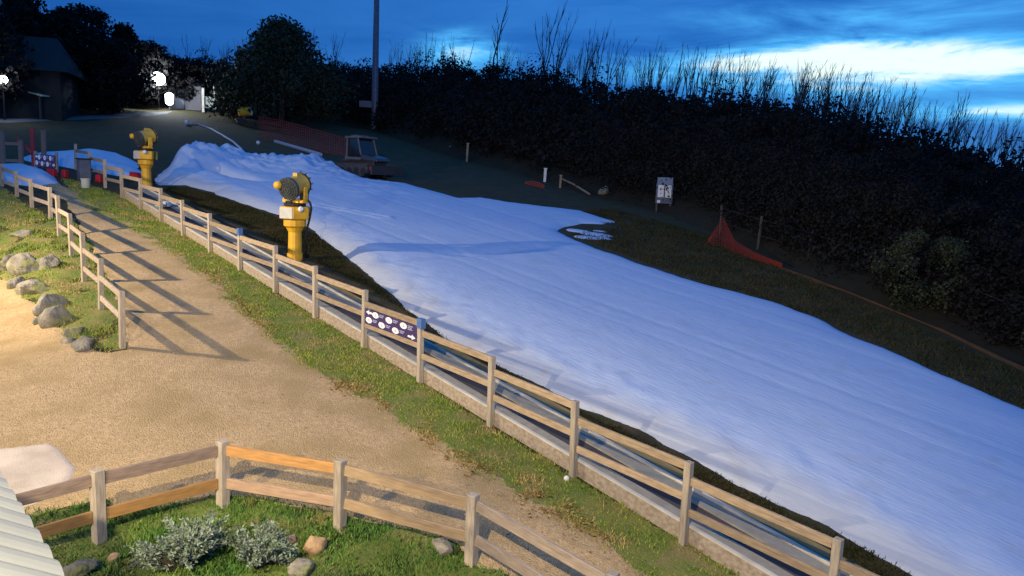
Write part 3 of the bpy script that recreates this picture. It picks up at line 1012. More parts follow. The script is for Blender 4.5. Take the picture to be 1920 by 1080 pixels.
# left fence: a line down the path edge and a line running off to the left at its head
lf = thing('wooden_fence', 'pale two rail timber fence between the path and the rocky grass bank', 'fence', GP(229.6, 652.6))
LP = [(229.6, 652.6, 546), (189.6, 583, 485), (158, 529.6, 436), (134.4, 481, 400.7), (111.5, 443.7, 366.7), (95, 411, 351), (60, 389.6, 335.4), (32, 369, 320.8), (4, 349, 307), (-30, 334, 293)]
lp = [(GP(u, v), vt) for u, v, vt in LP]
lp = [(P, height_to(P, vt)) for P, vt in lp]
for P, H in lp:
    post(lf, P, H, .105, 'wood_pale', fence_yaw + .1)
for k in range(len(lp) - 1):
    if k == 4: pass
    (P0, H0), (P1, H1) = lp[k], lp[k + 1]
    e = P1 - P0; e[2] = 0; e = e / np.linalg.norm(e) * .056
    z0 = P0[2] + H0 - .075
    z1 = min(z0 + .04, P1[2] + H1 - .09) if k < 5 else P1[2] + H1 - .18
    A, B = np.array([P0[0], P0[1], z0]) + e, np.array([P1[0], P1[1], z1]) - e
    for dz in (0, .46):
        dn = np.array([0, 0, dz])
        rail(lf, A - dn, B - dn, .12, .045, 'wood_rail')

# near fence
nf = thing('wooden_fence', 'low two rail timber fence with new orange rails in front of the shrubs', 'fence', GP(637, 992))
NP = [(187, 1018, 880), (418, 950, 826), (637, 992, 862), (883, 1057, 926)]
np_ = [(GP(u, v), vt) for u, v, vt in NP]
np_ = [(P, height_to(P, vt)) for P, vt in np_]
P0 = np_[0][0] + (np_[0][0] - np_[1][0]) * 1.05; P0[2] = gz1(P0[0], P0[1])
Pn = GP(1140, 1210); Pn2 = Pn + (Pn - np_[3][0]) * 1.0; Pn2[2] = gz1(Pn2[0], Pn2[1])
hn = height_to(Pn, 1074)
np_ = [(P0, .93)] + np_ + [(Pn, min(hn, 1.0)), (Pn2, .95)]
for P, H in np_:
    post(nf, P, H, .135, 'wood_pale', fence_yaw + .25)
NM = [('wood_grey', 'wood_brown'), ('wood_grey', 'wood_brown'), ('wood_orange', 'wood_pink'), ('wood_tan', 'wood_tan'), ('wood_rail', 'wood_rail'), ('wood_rail', 'wood_rail')]
NL = {0: (None, None), 1: ('dark weathered grey rail', 'ochre brown lower rail'), 2: ('bright orange new top rail', 'pinkish pale lower rail')}
for k in range(len(np_) - 1):
    (P0, H0), (P1, H1) = np_[k], np_[k + 1]
    e = P1 - P0; e = e / np.linalg.norm(e) * .07
    for j, dz in enumerate((.13, .60)):
        o = rail(nf, P0 + np.array([0, 0, H0 - dz]) + e, P1 + np.array([0, 0, H1 - dz]) - e, .15, .05, NM[k][j])
        if k in NL and NL[k][j]: o['label'] = NL[k][j]

# ------------------------------------------------------------------ conveyor behind the right fence
S_A, S_B = S_post[0] - step * 1.2, posts[-1][0] + 1.0
cv_ = thing('conveyor_lift', 'low moving carpet lift with dark belt running behind the long timber fence', 'conveyor', rline(S_A))


def strip_mb(o0, o1, h0, h1, th, s0=S_A, s1=S_B, dz=0.0):
    """a long slab between offsets o0..o1 behind the fence with its top at h0..h1"""
    b = MB(); ss = np.linspace(s0, s1, 50); vs = []
    L0 = np.array(cv_.location)
    for s in ss:
        for off, h in ((o0, h0), (o1, h1)):
            P = R0 + RDU * s + RN * off
            z = plane(P[0], P[1]) + h + dz
            vs += [np.array([P[0], P[1], z]) - L0, np.array([P[0], P[1], z - th]) - L0]
    fs = []
    for i in range(len(ss) - 1):
        a_, b_ = i * 4, i * 4 + 4
        fs += [(a_, a_ + 2, b_ + 2, b_), (a_ + 3, a_ + 1, b_ + 1, b_ + 3), (a_ + 1, a_, b_, b_ + 1), (a_ + 2, a_ + 3, b_ + 3, b_ + 2)]
    e_ = (len(ss) - 1) * 4
    fs += [(0, 1, 3, 2), (e_ + 2, e_ + 3, e_ + 1, e_)]
    return b.add(vs, fs)


strip_mb(.062, .10, .265, .265, .40).build('skirting_board', M['board'], cv_)
strip_mb(.058, .112, .298, .298, .03).build('edge_strip', M['white_edge'], cv_)
strip_mb(.115, .31, .29, .29, .25).build('side_deck', M['deck'], cv_)
strip_mb(.315, .66, .268, .268, .04).build('belt', M['belt'], cv_)
strip_mb(.665, .93, .29, .29, .25).build('side_deck', M['deck'], cv_)
strip_mb(.935, .985, .335, .335, .06).build('edge_strip', M['white_edge'], cv_)
strip_mb(.99, 1.26, .275, .285, .05).build('side_plate', M['deck_dark'], cv_)
strip_mb(1.262, 1.30, .30, .30, .40).build('back_board', M['deck_dark'], cv_)


# ------------------------------------------------------------------ purple direction signs
def ngon(cx, cy, rx, ry, n=20): return [(cx + rx * math.cos(2 * PI * k / n), cy + ry * math.sin(2 * PI * k / n)) for k in range(n)]


def arrow(cx, cy, s, L_=1.0, H_=1.0):
    p = [(-.5, -.16), (.02, -.16), (.02, -.42), (.5, 0), (.02, .42), (.02, .16), (-.5, .16)]
    p = [(cx + s * x * L_, cy + y * H_) for x, y in p]
    return p if s > 0 else p[::-1]


def direction_sign(A, B, hgt, label, thick=.02):
    """A, B: lower left and lower right corners of the board"""
    A, B = np.array(A, float), np.array(B, float)
    U = B - A; L_ = np.linalg.norm(U); U /= L_
    V_ = np.array([0, 0, 1.0])
    Nn = np.cross(U, V_); Nn /= np.linalg.norm(Nn)
    t = thing('direction_sign', label, 'sign', (A + B) / 2, 0, 'purple direction signs')
    o = A - np.array(t.location)
    MB().prism([(0, 0), (L_, 0), (L_, hgt), (0, hgt)], o - Nn * thick, U, V_, thick).build('board', M['purple'], t)
    sx, sy = L_ / 10.0, hgt / 4.0
    f1 = o + Nn * .003
    for k, (x, y) in enumerate(((2.15, 3.1), (4.75, 3.0), (7.45, 2.95), (.85, 1.25), (3.4, 1.1), (6.0, 1.0))):
        d_ = MB().prism(ngon(x * sx, y * sy, .62 * sx, .78 * sy), f1, U, V_, .004).build('icon_disc', M['sign_white'], t)
        s = MB()
        s.prism(ngon(x * sx, y * sy + .2 * sy, .10 * sx, .14 * sy, 10), f1 + Nn * .0055, U, V_, .001)
        s.prism([(x * sx - .2 * sx, y * sy - .3 * sy), (x * sx + .2 * sx, y * sy - .25 * sy), (x * sx + .05 * sx, y * sy + .05 * sy)], f1 + Nn * .0055, U, V_, .001)
        s.build('pictogram', M['sign_text'], d_)
        s = MB()
        for j in range(2 + (k == 2)):
            w_ = (.95, .7, .85)[j]
            for i in range(5):
                x0 = x + .78 + i * .19 * w_; y0 = y + .30 - j * .42
                s.prism([(x0 * sx, y0 * sy), ((x0 + .14) * sx, y0 * sy), ((x0 + .14) * sx, (y0 + .26) * sy), (x0 * sx, (y0 + .26) * sy)], f1, U, V_, .003)
        s.build('lettering', M['sign_text'], t)
    MB().prism(arrow(.9 * sx, 3.25 * sy, -1, 1.25 * sx, 1.5 * sy), f1, U, V_, .0035).build('arrow', M['sign_white'], t)
    MB().prism(arrow(8.95 * sx, .85 * sy, 1, 1.35 * sx, 1.5 * sy), f1, U, V_, .0035).build('arrow', M['sign_white'], t)
    return t


i7 = len(head) + 7
(s7, P7, H7), (s8, P8, H8) = posts[i7], posts[i7 + 1]
e = RDU * np.array([1, 1, 0]); top8 = P8[2] + H8
front = -RN * .028
lowz = top8 - .075 - .46 + .06
direction_sign(np.array([*(P7 + e * .075)[:2], lowz + .065]) + front, np.array([*(P8 - e * .065)[:2], lowz]) + front, .335, 'purple board with white icon discs and arrows fixed between fence rails')
for k, lab in ((len(head) + 8, 'small blue marker plate on the post right of the purple sign'), (len(head) + 4, 'small blue marker plate capping the fence post left of the nearer snow gun')):
    s, P, H = posts[k]
    b = MB().box((0, 0, 0), (.15, .12, .20)).box((0, -.062, .03), (.11, .006, .02)).box((0, -.062, -.03), (.11, .006, .02))
    o = b.build('marker_plate', M['blue'], None, P + np.array([0, 0, H - .07]), (0, 0, fence_yaw), bevel=.006)
    tag(o, lab, 'marker', 'blue marker plates on posts')


# ------------------------------------------------------------------ snow guns
def snow_gun(label, P, H, yaw, tilt=.25, dim=1.0):
    """fan snow gun on a yellow pedestal; the intake grille faces local -Y"""
    t = thing('snow_gun', label, 'snow gun', P, yaw, 'yellow fan snow guns')
    k = H / 2.68
    Y = M['yellow']
    MB().lathe([(.215, -.3), (.225, 0), (.24, .02), (.24, .20), (.215, .23), (.205, .62), (.20, .86), (.27, 1.00), (.345, 1.06), (.345, 1.24), (.30, 1.26)], n=14).build('pedestal', Y, t).scale = (k, k, k)
    c = MB(); c.lathe([(.47, 1.27), (.50, 1.30), (.50, 1.62), (.47, 1.66)], n=6)
    box_ = c.build('control_box', Y, t, bevel=.02); box_.scale = (k, k, k); box_.rotation_euler = (0, 0, 0)
    a_ = math.radians(-90)
    MB().box((0, 0, 0), (.03, .46, .34)).build('panel', M['silver'], box_, (.437 * math.cos(a_), .437 * math.sin(a_), 1.46), (0, 0, a_), bevel=.01)
    MB().lathe([(.02, 0), (.075, .03), (.085, .09), (.05, .16)], (0, 0, 0), (0, -1, .2), 12).build('work_lamp', M['white'], t, (.36 * k, -.24 * k, 1.58 * k), (0, 0, .9))
    MB().lathe([(.30, 1.665), (.33, 1.69), (.33, 1.75), (.26, 1.77)], n=18).build('turntable', M['black'], t).scale = (k, k, k)
    y = MB(); y.box((0, 0, 1.83), (.50, .34, .12), taper=.85)
    for s in (-1, 1):
        y.box((s * .37, .02, 2.02), (.06, .22, .50), taper=.7)
        y.box((s * .31, 0, 1.82), (.14, .26, .10))
    y.build('yoke', Y, t, bevel=.012).scale = (k, k, k)
    br = bpy.data.objects.new('fan_barrel', None)
    ax = np.array([0, math.cos(tilt), math.sin(tilt)])
    b = MB(); b.lathe([(.30, -.345), (.335, -.33), (.335, -.22), (.315, -.12), (.305, .18), (.32, .28), (.32, .40), (.30, .42), (.27, .38), (.10, .20)], (0, 0, 0), ax, 22)
    b.box((0, .12, .36), (.16, .26, .10))
    col.objects.unlink(br) if br.name in col.objects else None
    bar = b.build('barrel', M['yellow_old'], t, (0, 0, 2.27 * k), smooth_=False); bar.scale = (k, k, k)
    g = MB()
    c_ = -.362
    for r_ in (.07, .14, .21, .28, .34):
        ring = [np.array([0, 0, 0]) + ax * (c_ - .10 * math.cos(r_ / .34 * PI / 2)) + r_ * (np.array([1, 0, 0]) * math.cos(w) + np.cross(ax, [1, 0, 0]) * math.sin(w)) for w in np.linspace(0, 2 * PI, 25)]
        g.tube(ring, .013, 5, False)
    for w in np.linspace(0, 2 * PI, 17)[:-1]:
        g.tube([ax * (c_ - .10 * math.cos(r_ / .34 * PI / 2)) + r_ * (np.array([1, 0, 0]) * math.cos(w) + np.cross(ax, [1, 0, 0]) * math.sin(w)) for r_ in (.03, .12, .22, .34)], .011, 5)
    g.lathe([(.325, c_ - .004), (.345, c_ + .02), (.345, c_ + .10), (.335, c_ + .12)], (0, 0, 0), ax, 22)
    g.build('intake_grille', M['grille'], bar)
    MB().lathe([(.02, -.14), (.10, -.12), (.125, -.02), (.11, .16)], (-.30, -.40, .02), (.3, 1, .1), 14).build('motor_cover', M['yellow'], bar, smooth_=True)
    MB().tube([(.30, .10, 1.95), (.46, .12, 1.80), (.50, .14, 1.62), (.42, .16, 1.30), (.25, .20, .8), (.24, .22, .05)], .035, 7).build('hose', M['black'], t, smooth_=True).scale = (k, k, k)
    MB().box((.30, .05, 1.92), (.10, .34, .30)).box((-.05, -.25, 1.80), (.22, .05, .07)).build('drive_box', M['black'], t, bevel=.012).scale = (k, k, k)
    nz = MB()
    for w in np.linspace(0, 2 * PI, 13)[:-1]:
        c0 = ax * .37 + .33 * (np.array([1, 0, 0]) * math.cos(w) + np.cross(ax, [1, 0, 0]) * math.sin(w))
        nz.tube([c0, c0 + ax * .04 + (c0 - ax * .37) * .14], [.022, .012], 6)
    nz.tube([ax * .34 + .33 * np.array([math.cos(w), 0, 0]) + .33 * np.cross(ax, [1, 0, 0]) * math.sin(w) for w in np.linspace(0, 2 * PI, 25)], .022, 6, False)
    nz.build('nozzle_ring', M['black'], bar)
    return t


PG1 = G(553, 487); PG2 = G(275, 352)
snow_gun('yellow fan snow gun on a pedestal, nearer one standing before the snow edge', PG1, height_to(PG1, 324), math.radians(-20))
snow_gun('yellow fan snow gun farther up the path between two snow piles', PG2, height_to(PG2, 240), math.radians(-34), .3)

# yellow gun on a wheeled cart near the big tree
P = G(458, 236)
t = thing('snow_gun_cart', 'small yellow snow gun on a dark wheeled cart below the big bushy tree', 'snow gun', P, math.radians(25))
MB().box((0, 0, .45), (1.3, .7, .12)).box((0, 0, .62), (.16, .16, .3)).tube([(.6, 0, .45), (1.2, 0, .3)], .04, 6).build('chassis', M['steel_dark'], t)
for s in (-1, 1):
    MB().lathe([(.05, -.07), (.26, -.07), (.28, 0), (.26, .07), (.05, .07)], (-.25, s * .42, .28), (0, 1, 0), 14).build('wheel', M['black'], t)
    MB().tube([(.5, s * .3, .45), (.65, s * .5, 0)], .035, 6).build('leg', M['steel_dark'], t)
MB().lathe([(.31, -.42), (.33, -.38), (.32, .28), (.35, .34)], (0, 0, 1.05), (1, 0, .15), 16).build('barrel', M['yellow'], t)
MB().lathe([(.24, .345), (.31, .355), (.31, .56), (.22, .6)], (0, 0, 1.05), (1, 0, .15), 16).build('nozzle_ring', M['white'], t)

# ------------------------------------------------------------------ snow groomer at the back of the snow
P = G(682, 331)
yaw = math.radians(-38)
t = thing('snow_groomer', 'small dark tracked snow groomer with pale cab frame at the back of the snow', 'snow groomer', P, yaw)
for s in (-1, 1):
    b = MB()
    prof = [(-1.35, .15), (-1.15, .02), (1.05, .02), (1.35, .22), (1.45, .45), (1.30, .60), (-1.25, .60), (-1.45, .42)]
    b.prism(prof, (0, s * .72 + .26, 0), (1, 0, 0), (0, 0, 1), .52)
    tr = b.build('track', M['track'], t)
    w = MB()
    for x in (-1.1, -.55, 0, .55, 1.1):
        w.lathe([(.04, -.285), (.20, -.285), (.20, .285), (.04, .285)], (x, s * .72, .26), (0, 1, 0), 14)
    w.build('wheel', M['black'], tr)
    c = MB()
    for x in np.linspace(-1.25, 1.3, 16): c.box((x, s * .72, .625), (.07, .54, .05))
    c.build('cleats', M['steel_dark'], tr)
MB().box((0, 0, .62), (2.5, .90, .5)).box((.1, 0, .80), (2.6, 1.0, .10)).build('body', M['body'], t, bevel=.03)
MB().add([(.35, -.55, .86), (1.55, -.50, .80), (1.55, .50, .80), (.35, .55, .86), (.35, -.55, 1.16), (1.40, -.45, .98), (1.40, .45, .98), (.35, .55, 1.16)],
         [(3, 2, 1, 0), (4, 5, 6, 7), (0, 1, 5, 4), (1, 2, 6, 5), (2, 3, 7, 6), (3, 0, 4, 7)]).build('hood', M['hood'], t, bevel=.03)
cab = MB()
for s in (-1, 1):
    cab.tube([(-.75, s * .55, .85), (-.72, s * .52, 1.98)], .055, 6)
    cab.tube([(.40, s * .55, 1.1), (.12, s * .52, 1.98)], .045, 6)
    cab.box((-.2, s * .58, .93), (1.25, .06, .14))
cb = cab.build('cab_frame', M['cab'], t)
MB().add([(-.70, -.50, .87), (.36, -.50, 1.1), (.36, .50, 1.1), (-.70, .50, .87), (-.68, -.47, 1.95), (.12, -.47, 1.95), (.12, .47, 1.95), (-.68, .47, 1.95)],
         [(3, 2, 1, 0), (4, 5, 6, 7), (0, 1, 5, 4), (1, 2, 6, 5), (2, 3, 7, 6), (3, 0, 4, 7)]).build('window', M['glass'], cb)
MB().box((-.25, 0, 2.02), (1.25, 1.20, .09)).box((-.35, 0, 2.10), (.5, .8, .08)).build('roof', M['cab'], t, bevel=.02)
MB().box((1.55, -.72, .42), (.06, .42, .16)).build('lamp', M['red'], t)
MB().box((1.85, 0, .35), (.12, 2.2, .45)).tube([(1.2, -.4, .5), (1.85, -.4, .35)], .05, 6).tube([(1.2, .4, .5), (1.85, .4, .35)], .05, 6).build('blade', M['body'], t)

# ------------------------------------------------------------------ hose, pipe, marker balls
def on_snow(u, v):
    h = .1
    for _ in range(25):
        P = G(u, v, h)
        x, y = np.array([P[0]]), np.array([P[1]])
        S = sdist(x, y, snow_poly)
        z = max(float(snow_z(x, y, S)[0]), gz1(P[0], P[1])) if S[0] > -.5 else gz1(P[0], P[1])
        h += .5 * (z + .06 - float(plane(P[0], P[1])) - h)
    return G(u, v, h)


pts = [GP(348, 234), GP(370, 234), GP(395, 243), GP(415, 254), GP(437, 268), on_snow(452, 281), on_snow(461, 292), on_snow(467, 306)]
b = MB().tube([p + np.array([0, 0, (.05, .05, .05, .05, .08, .06, .06, .06)[k]]) for k, p in enumerate(pts)], .075, 8)
tag(b.build('hose', M['hose'], smooth_=True), 'pale hose curving down the dark grass onto the snow mound', 'hose')
P0, P1 = G(516, 268), G(602, 293)
tag(MB().tube([P0 + np.array([0, 0, .10]), P1 + np.array([0, 0, .10])], .11, 8).build('pipe', M['hose']), 'straight pale pipe lying in front of the red net', 'pipe')
for (u, v), r_, lab in (((484, 271), .12, 'small white ball in the grass between hose and pipe'), ((350, 234), .16, 'white ball at the upper end of the hose'), ((1062, 902), .045, 'tiny white ball at the foot of a fence post')):
    P = GP(u, v) if v < 600 else GP(u, v)
    b = MB().lathe([(r_ * math.sin(a_) + .001, -r_ * math.cos(a_)) for a_ in np.linspace(0, PI, 9)], n=14)
    b.lathe([(r_ * .35, -r_ * 1.05), (r_ * .35, -r_ * .8)], n=8)
    tag(b.build('ball', M['white'], None, P + np.array([0, 0, r_]), smooth_=True), lab, 'ball', 'white balls')

# ------------------------------------------------------------------ safety nets
def net_strip(name, foot, tops, m, label, hole=.10, wire=.022, parent_thing=True):
    """an open-mesh net between a foot line and a top line, built as crossing strands"""
    foot, tops = np.array(foot), np.array(tops)
    b = MB()
    seg = np.linalg.norm(np.diff(foot, axis=0), axis=1).cumsum(); seg = np.concatenate([[0], seg])
    nn = max(3, int(seg[-1] / hole))
    def at(arr, s): return np.array([np.interp(s, seg, arr[:, i]) for i in range(3)])
    hmax = max(np.linalg.norm(foot - tops, axis=1)); nv = max(2, int(hmax / hole))
    for s in np.linspace(0, seg[-1], nn):
        b.tube([at(foot, s), at(tops, s)], wire, 4, False)
    for k in range(nv + 1):
        b.tube([at(foot, s) * (1 - k / nv) + at(tops, s) * k / nv for s in np.linspace(0, seg[-1], nn)], wire, 4, False)
    return tag(b.build(name, m), label, 'net', 'safety nets')


Z_ = lambda P, h: np.asarray(P) + np.array([0, 0, h])
fp = [G(1328, 456), G(1352, 462), G(1375, 474), G(1410, 487), G(1440, 496), G(1466, 503)]
net_strip('safety_net', [Z_(p, .03) for p in fp], [Z_(fp[0], .18), Z_(fp[1], 1.22), Z_(fp[2], .50), Z_(fp[3], .32), Z_(fp[4], .24), Z_(fp[5], .18)], M['net'], 'orange red net sagging from a post to the ground by the forest', .12, .010)
tail = [GP(u, v) for u, v in ((1466, 505), (1520, 524), (1580, 547), (1640, 570), (1700, 595), (1760, 620), (1820, 648), (1880, 676), (1950, 710), (2060, 765))]
b = MB()
for k in range(5):
    b.tube([p + np.array([rng.normal(0, .06), rng.normal(0, .06), .02 + .02 * (k % 3)]) for p in tail], .026, 6)
tag(b.build('rolled_net', M['net_old']), 'long faded orange net lying rolled along the forest edge', 'net', 'safety nets')
fb = [G(486, 262), G(530, 270), G(570, 279), G(610, 287), G(650, 294)]
net_strip('safety_net', [Z_(p, .05) for p in fb], [Z_(p, h) for p, h in zip(fb, (1.5, 1.5, 1.4, 1.25, 1.1))], M['net_dim'], 'dim red net strung behind the straight pipe', .18, .014)
fb = [G(985, 345), G(1000, 349), G(1020, 354)]
net_strip('safety_net', [Z_(p, .03) for p in fb], [Z_(p, h) for p, h in zip(fb, (.12, .28, .2))], M['net_dim'], 'small crumpled red net beside the short white post', .10, .022)

# ------------------------------------------------------------------ wire fence along the forest
wf = thing('wire_fence', 'thin dark posts with wires along the forest edge behind the orange net', 'fence', G(1515, 500))
wp = [(1350, 440, 385), (1420, 470, 405), (1513, 500, 430), (1635, 545, 469), (1769, 605, 514), (1915, 668, 575), (2080, 745, 640)]
tops = []
for u, v, vt in wp:
    P = G(u, v); H = height_to(P, vt)
    MB().box((0, 0, H / 2 - .1), (.075, .075, H + .2)).build('post', M['steel_dark'], wf, P - np.array(wf.location), (rng.normal(0, .02), rng.normal(.03, .03), .3))
    tops.append((P, H))
for fr in (.45, .9):
    MB().tube([P + np.array([0, 0, H * fr]) - np.array(wf.location) for P, H in tops], .006, 4).build('wire', M['steel_dark'], wf)

# ------------------------------------------------------------------ posts, boards, stones along the forest edge
P = G(1243, 398); H = height_to(P, 332)
t = thing('notice_board', 'blue and white notice board on two posts in front of the forest', 'notice board', P, math.radians(6))
for s in (-1, 1): MB().box((s * .36, .03, H * .45), (.07, .07, H * .9)).build('post', M['steel_dark'], t)
MB().box((0, 0, .36 + .62), (.88, .05, 1.05)).build('board', M['cabinet'], t)
MB().box((0, 0, H - .22), (.80, .06, .40)).build('header', mat('notice_header', (.20, .25, .34), (.16, .21, .30), 4, .5), t)
for x in (-.20, .20): MB().box((x, -.03, 1.08), (.32, .012, .62)).build('poster', M['white'], t)
MB().box((-.28, -.03, .55), (.16, .012, .14)).build('sticker', M['white'], t)
for u, v, vt, w, mm, lab in ((1021, 341, 317, .13, 'white', 'short white post beside the small red net'), (875, 303, 270, .12, 'wood', 'thin timber post near the forest beside a pale boulder'),
                             (1050, 352, 330, .10, 'wood', 'short timber post right of the white post')):
    P = G(u, v); H = height_to(P, vt)
    b = MB().box((0, 0, H / 2 - .05), (w, w, H + .1)).box((0, 0, H + .03), (w * 1.35, w * 1.35, .07))
    tag(b.build('marker_post', M[mm], None, P, (0, .03, .3), bevel=.008), lab, 'post', 'marker posts by the forest')
P0, P1 = G(1050, 345), G(1105, 368)
tag(MB().tube([Z_(P0, .35), Z_((P0 + P1) / 2, .30), Z_(P1, .12)], .06, 7).build('log', M['wood_grey']), 'grey log leaning along the ground from the short timber post', 'log')


def rock(label, P, sx, sy, sz, m='rock', seed=1, yaw=0.0, group=None):
    n1, n2 = 30, 18
    b = MB(); vs, fs = [], []
    ofs = np.random.default_rng(seed).uniform(0, 50, 3)
    r_ = np.random.default_rng(seed + 500)
    planes = [(lambda d: d / np.linalg.norm(d))(r_.normal(size=3) * np.array([1, 1, .8])) for _ in range(9)]
    cut = r_.uniform(.50, .88, 9)
    for i in range(n2 + 1):
        th = PI * i / n2
        for k in range(n1):
            w = 2 * PI * k / n1
            d = np.array([math.sin(th) * math.cos(w), math.sin(th) * math.sin(w), math.cos(th)])
            s = 1.0
            for pl, c_ in zip(planes, cut):
                q_ = d @ pl
                if q_ > 0: s = min(s, c_ / q_)
            s *= 1 + .30 * float(fbm(d[0] * 2 + ofs[0] + d[2], d[1] * 2 + ofs[1] - d[2], seed, 4))
            vs.append(d * s * np.array([sx, sy, sz]))
    for i in range(n2):
        for k in range(n1):
            fs.append((i * n1 + k, (i + 1) * n1 + k, (i + 1) * n1 + (k + 1) % n1, i * n1 + (k + 1) % n1))
    b.add(vs, fs)
    o = b.build('boulder', M[m], None, np.array(P) + np.array([0, 0, sz * .45]), (0, 0, yaw))
    return tag(o, label, 'boulder', group)


RS = 1.32
RK = [(55, 505, .42, .30, .30, 'largest grey boulder, upper end of the row along the grass bank'), (22, 500, .30, .26, .24, 'pale boulder at the bank beside the largest grey boulder'),
      (68, 545, .40, .28, .20, 'flat light boulder just below the largest grey boulder'), (95, 580, .34, .24, .26, 'slanting pale boulder in the middle of the row along the bank'),
      (112, 603, .30, .22, .26, 'bluish grey boulder right of the slanting pale boulder'), (140, 625, .22, .20, .18, 'small grey boulder between the bluish boulder and the end of the row'),
      (158, 650, .28, .20, .16, 'low grey boulder at the lower end of the row near the fence post'), (45, 440, .30, .26, .16, 'weathered boulder half buried in the grass bank above the row'),
      (88, 500, .30, .24, .24, 'dark topped boulder right of the largest grey boulder'), (30, 535, .22, .2, .2, 'squat pale boulder at the yard edge under the largest grey boulder'), (80, 600, .20, .16, .14, 'small slab at the yard edge under the slanting pale boulder'),
      (125, 640, .16, .13, .12, 'smallest boulder near the lower end of the row')]
for k, (u, v, a_, b_, c_, lab) in enumerate(RK):
    rock(lab, GP(u, v) - np.array([0, 0, .10]), a_ * RS, b_ * RS, c_ * RS * .95, 'rock', 20 + k, rng.uniform(0, 3), 'boulders along the grass bank')
for k, (u, v, a_, b_, c_, mm, lab) in enumerate(((592, 1030, .17, .15, .16, 'rock_tan', 'tan stone in the grass right of the shrubs'), (828, 1036, .24, .15, .11, 'rock', 'flat grey stone beside the near fence post'),
                                                 (560, 1078, .22, .18, .13, 'rock', 'grey stone in the grass below the smaller shrub'), (140, 1078, .26, .16, .12, 'rock', 'grey stone in the grass beside the white roof edge'),
                                                 (215, 1050, .10, .07, .06, 'rock_tan', 'small brown stone at the foot of the left near fence post'))):
    rock(lab, GP(u, v), a_, b_, c_, mm, 40 + k, rng.uniform(0, 3), 'stones in the foreground grass')
rock('pale pointed boulder at the forest edge beside a timber post', G(850, 288), .45, .4, .42, 'rock', 61, .4, 'boulders at the forest edge')
rock('pale rounded boulder at the forest edge left of the notice board', G(1134, 368), .42, .36, .40, 'rock', 62, .9, 'boulders at the forest edge')
P = GP(535, 1022)
tag(MB().box((0, 0, .05), (.28, .09, .09)).box((0, .0, .02), (.30, .05, .04)).build('timber_offcut', M['wood_grey'], None, P, (0, -.15, .5), bevel=.006), 'short dark timber offcut lying in the grass beside the smaller shrub', 'timber')


# ------------------------------------------------------------------ blue-green shrubs in the foreground
def shrub(label, P, r_, H, n):
    t = thing('shrub', label, 'shrub', P, 0, 'blue green shrubs')
    V, stems = [], MB()
    lobes = [(rng.uniform(0, 2 * PI), rng.uniform(.3, 1.0) * r_, rng.uniform(.55, 1.0)) for _ in range(9)]
    for k in range(n):
        la, lr, lh = lobes[k % 9]
        root = np.array([lr * .35 * math.cos(la), lr * .35 * math.sin(la), -.02])
        e = np.array([lr * math.cos(la), lr * math.sin(la), H * lh]) + rng.normal(0, 1, 3) * np.array([.11, .11, .07])
        e[2] = max(e[2], .05)
        mid = root + (e - root) * np.array([.4, .4, .62])
        stems.tube([root, mid, e], [.008, .006, .002], 4, False)
        ax_ = (e - mid) / np.linalg.norm(e - mid)
        for j in range(34):
            f_ = rng.uniform(.0, 1.0); c = mid + (e - mid) * f_
            d = ax_ * .7 + rng.normal(0, .6, 3); d /= np.linalg.norm(d)
            s = np.cross(d, rng.normal(size=3)); s /= np.linalg.norm(s)
            L_ = rng.uniform(.035, .075)
            V += [c, c + d * L_ * .5 + s * L_ * .17, c + d * L_, c + d * L_ * .5 - s * L_ * .17]
    V = np.array(V)
    link('foliage', fast_mesh('foliage', V, np.arange(len(V)).reshape(-1, 4)), M['leaf_blue'], t)
    stems.build('stem', M['bark'], t)
    return t


shrub('larger sprawling blue green shrub in the foreground grass', GP(358, 1062), .52, .46, 200)
shrub('smaller rounded blue green shrub right of the larger one', GP(486, 1056), .38, .38, 150)

# ------------------------------------------------------------------ corrugated roof at the near corner
rc, rd_, tz = np.array([-2.40, 3.55, 3.2]), np.array([.98, -1.02, 0]) / np.hypot(.98, 1.02), None
perp = np.array([-.72, -.69, 0])


def ridge_dir(slope):
    a_ = rc; b_ = rc - perp * .3 - np.array([0, 0, slope * .3])
    (u0, v0), (u1, v1) = pix(a_), pix(b_)
    return (v1 - v0) / (u1 - u0)


lo, hi = 0.0, 1.2
for _ in range(40):
    m_ = (lo + hi) / 2
    if ridge_dir(m_) < .29: lo = m_
    else: hi = m_
tz = m_
prof = []
pitch = .19
for k in range(-14, 16):
    x = k * pitch
    prof += [(x + q_ * pitch, .048 * abs(math.sin(PI * q_)) ** .7) for q_ in (0, .06, .15, .3, .5, .7, .85, .94)]
b = MB(); vs, fs = [], []
up_dir = perp + np.array([0, 0, tz]); up_dir = up_dir / np.linalg.norm(up_dir)
for x, h in prof:
    for L_, th in ((0, 0), (2.4, 0), (0, -.004), (2.4, -.004)):
        vs.append(rc + rd_ * x + up_dir * L_ + np.array([0, 0, h + th]))
for i in range(len(prof) - 1):
    a_, c_ = i * 4, i * 4 + 4
    fs += [(a_, a_ + 1, c_ + 1, c_), (a_ + 2, c_ + 2, c_ + 3, a_ + 3), (a_, c_, c_ + 2, a_ + 2)]
b.add(vs, fs)
rt_ = thing('building', 'white corrugated roof corner of the near building', 'building', rc)
L0 = np.array(rt_.location)
b.v = [tuple(np.array(p) - L0) for p in b.v]
b.build('roof', M['roof_white'], rt_)
g = MB().box(perp * .06 + np.array([0, 0, -.12]), (5.4, .03, .2), np.stack([rd_, -perp, [0, 0, 1]], 1))
g.build('fascia', M['pale_wall'], rt_)
wl_ = MB()
wl_.box(perp * .45 + np.array([0, 0, -1.75]), (5.2, .1, 3.2), np.stack([rd_, -perp, [0, 0, 1]], 1))
wl_.build('wall', M['building'], rt_)

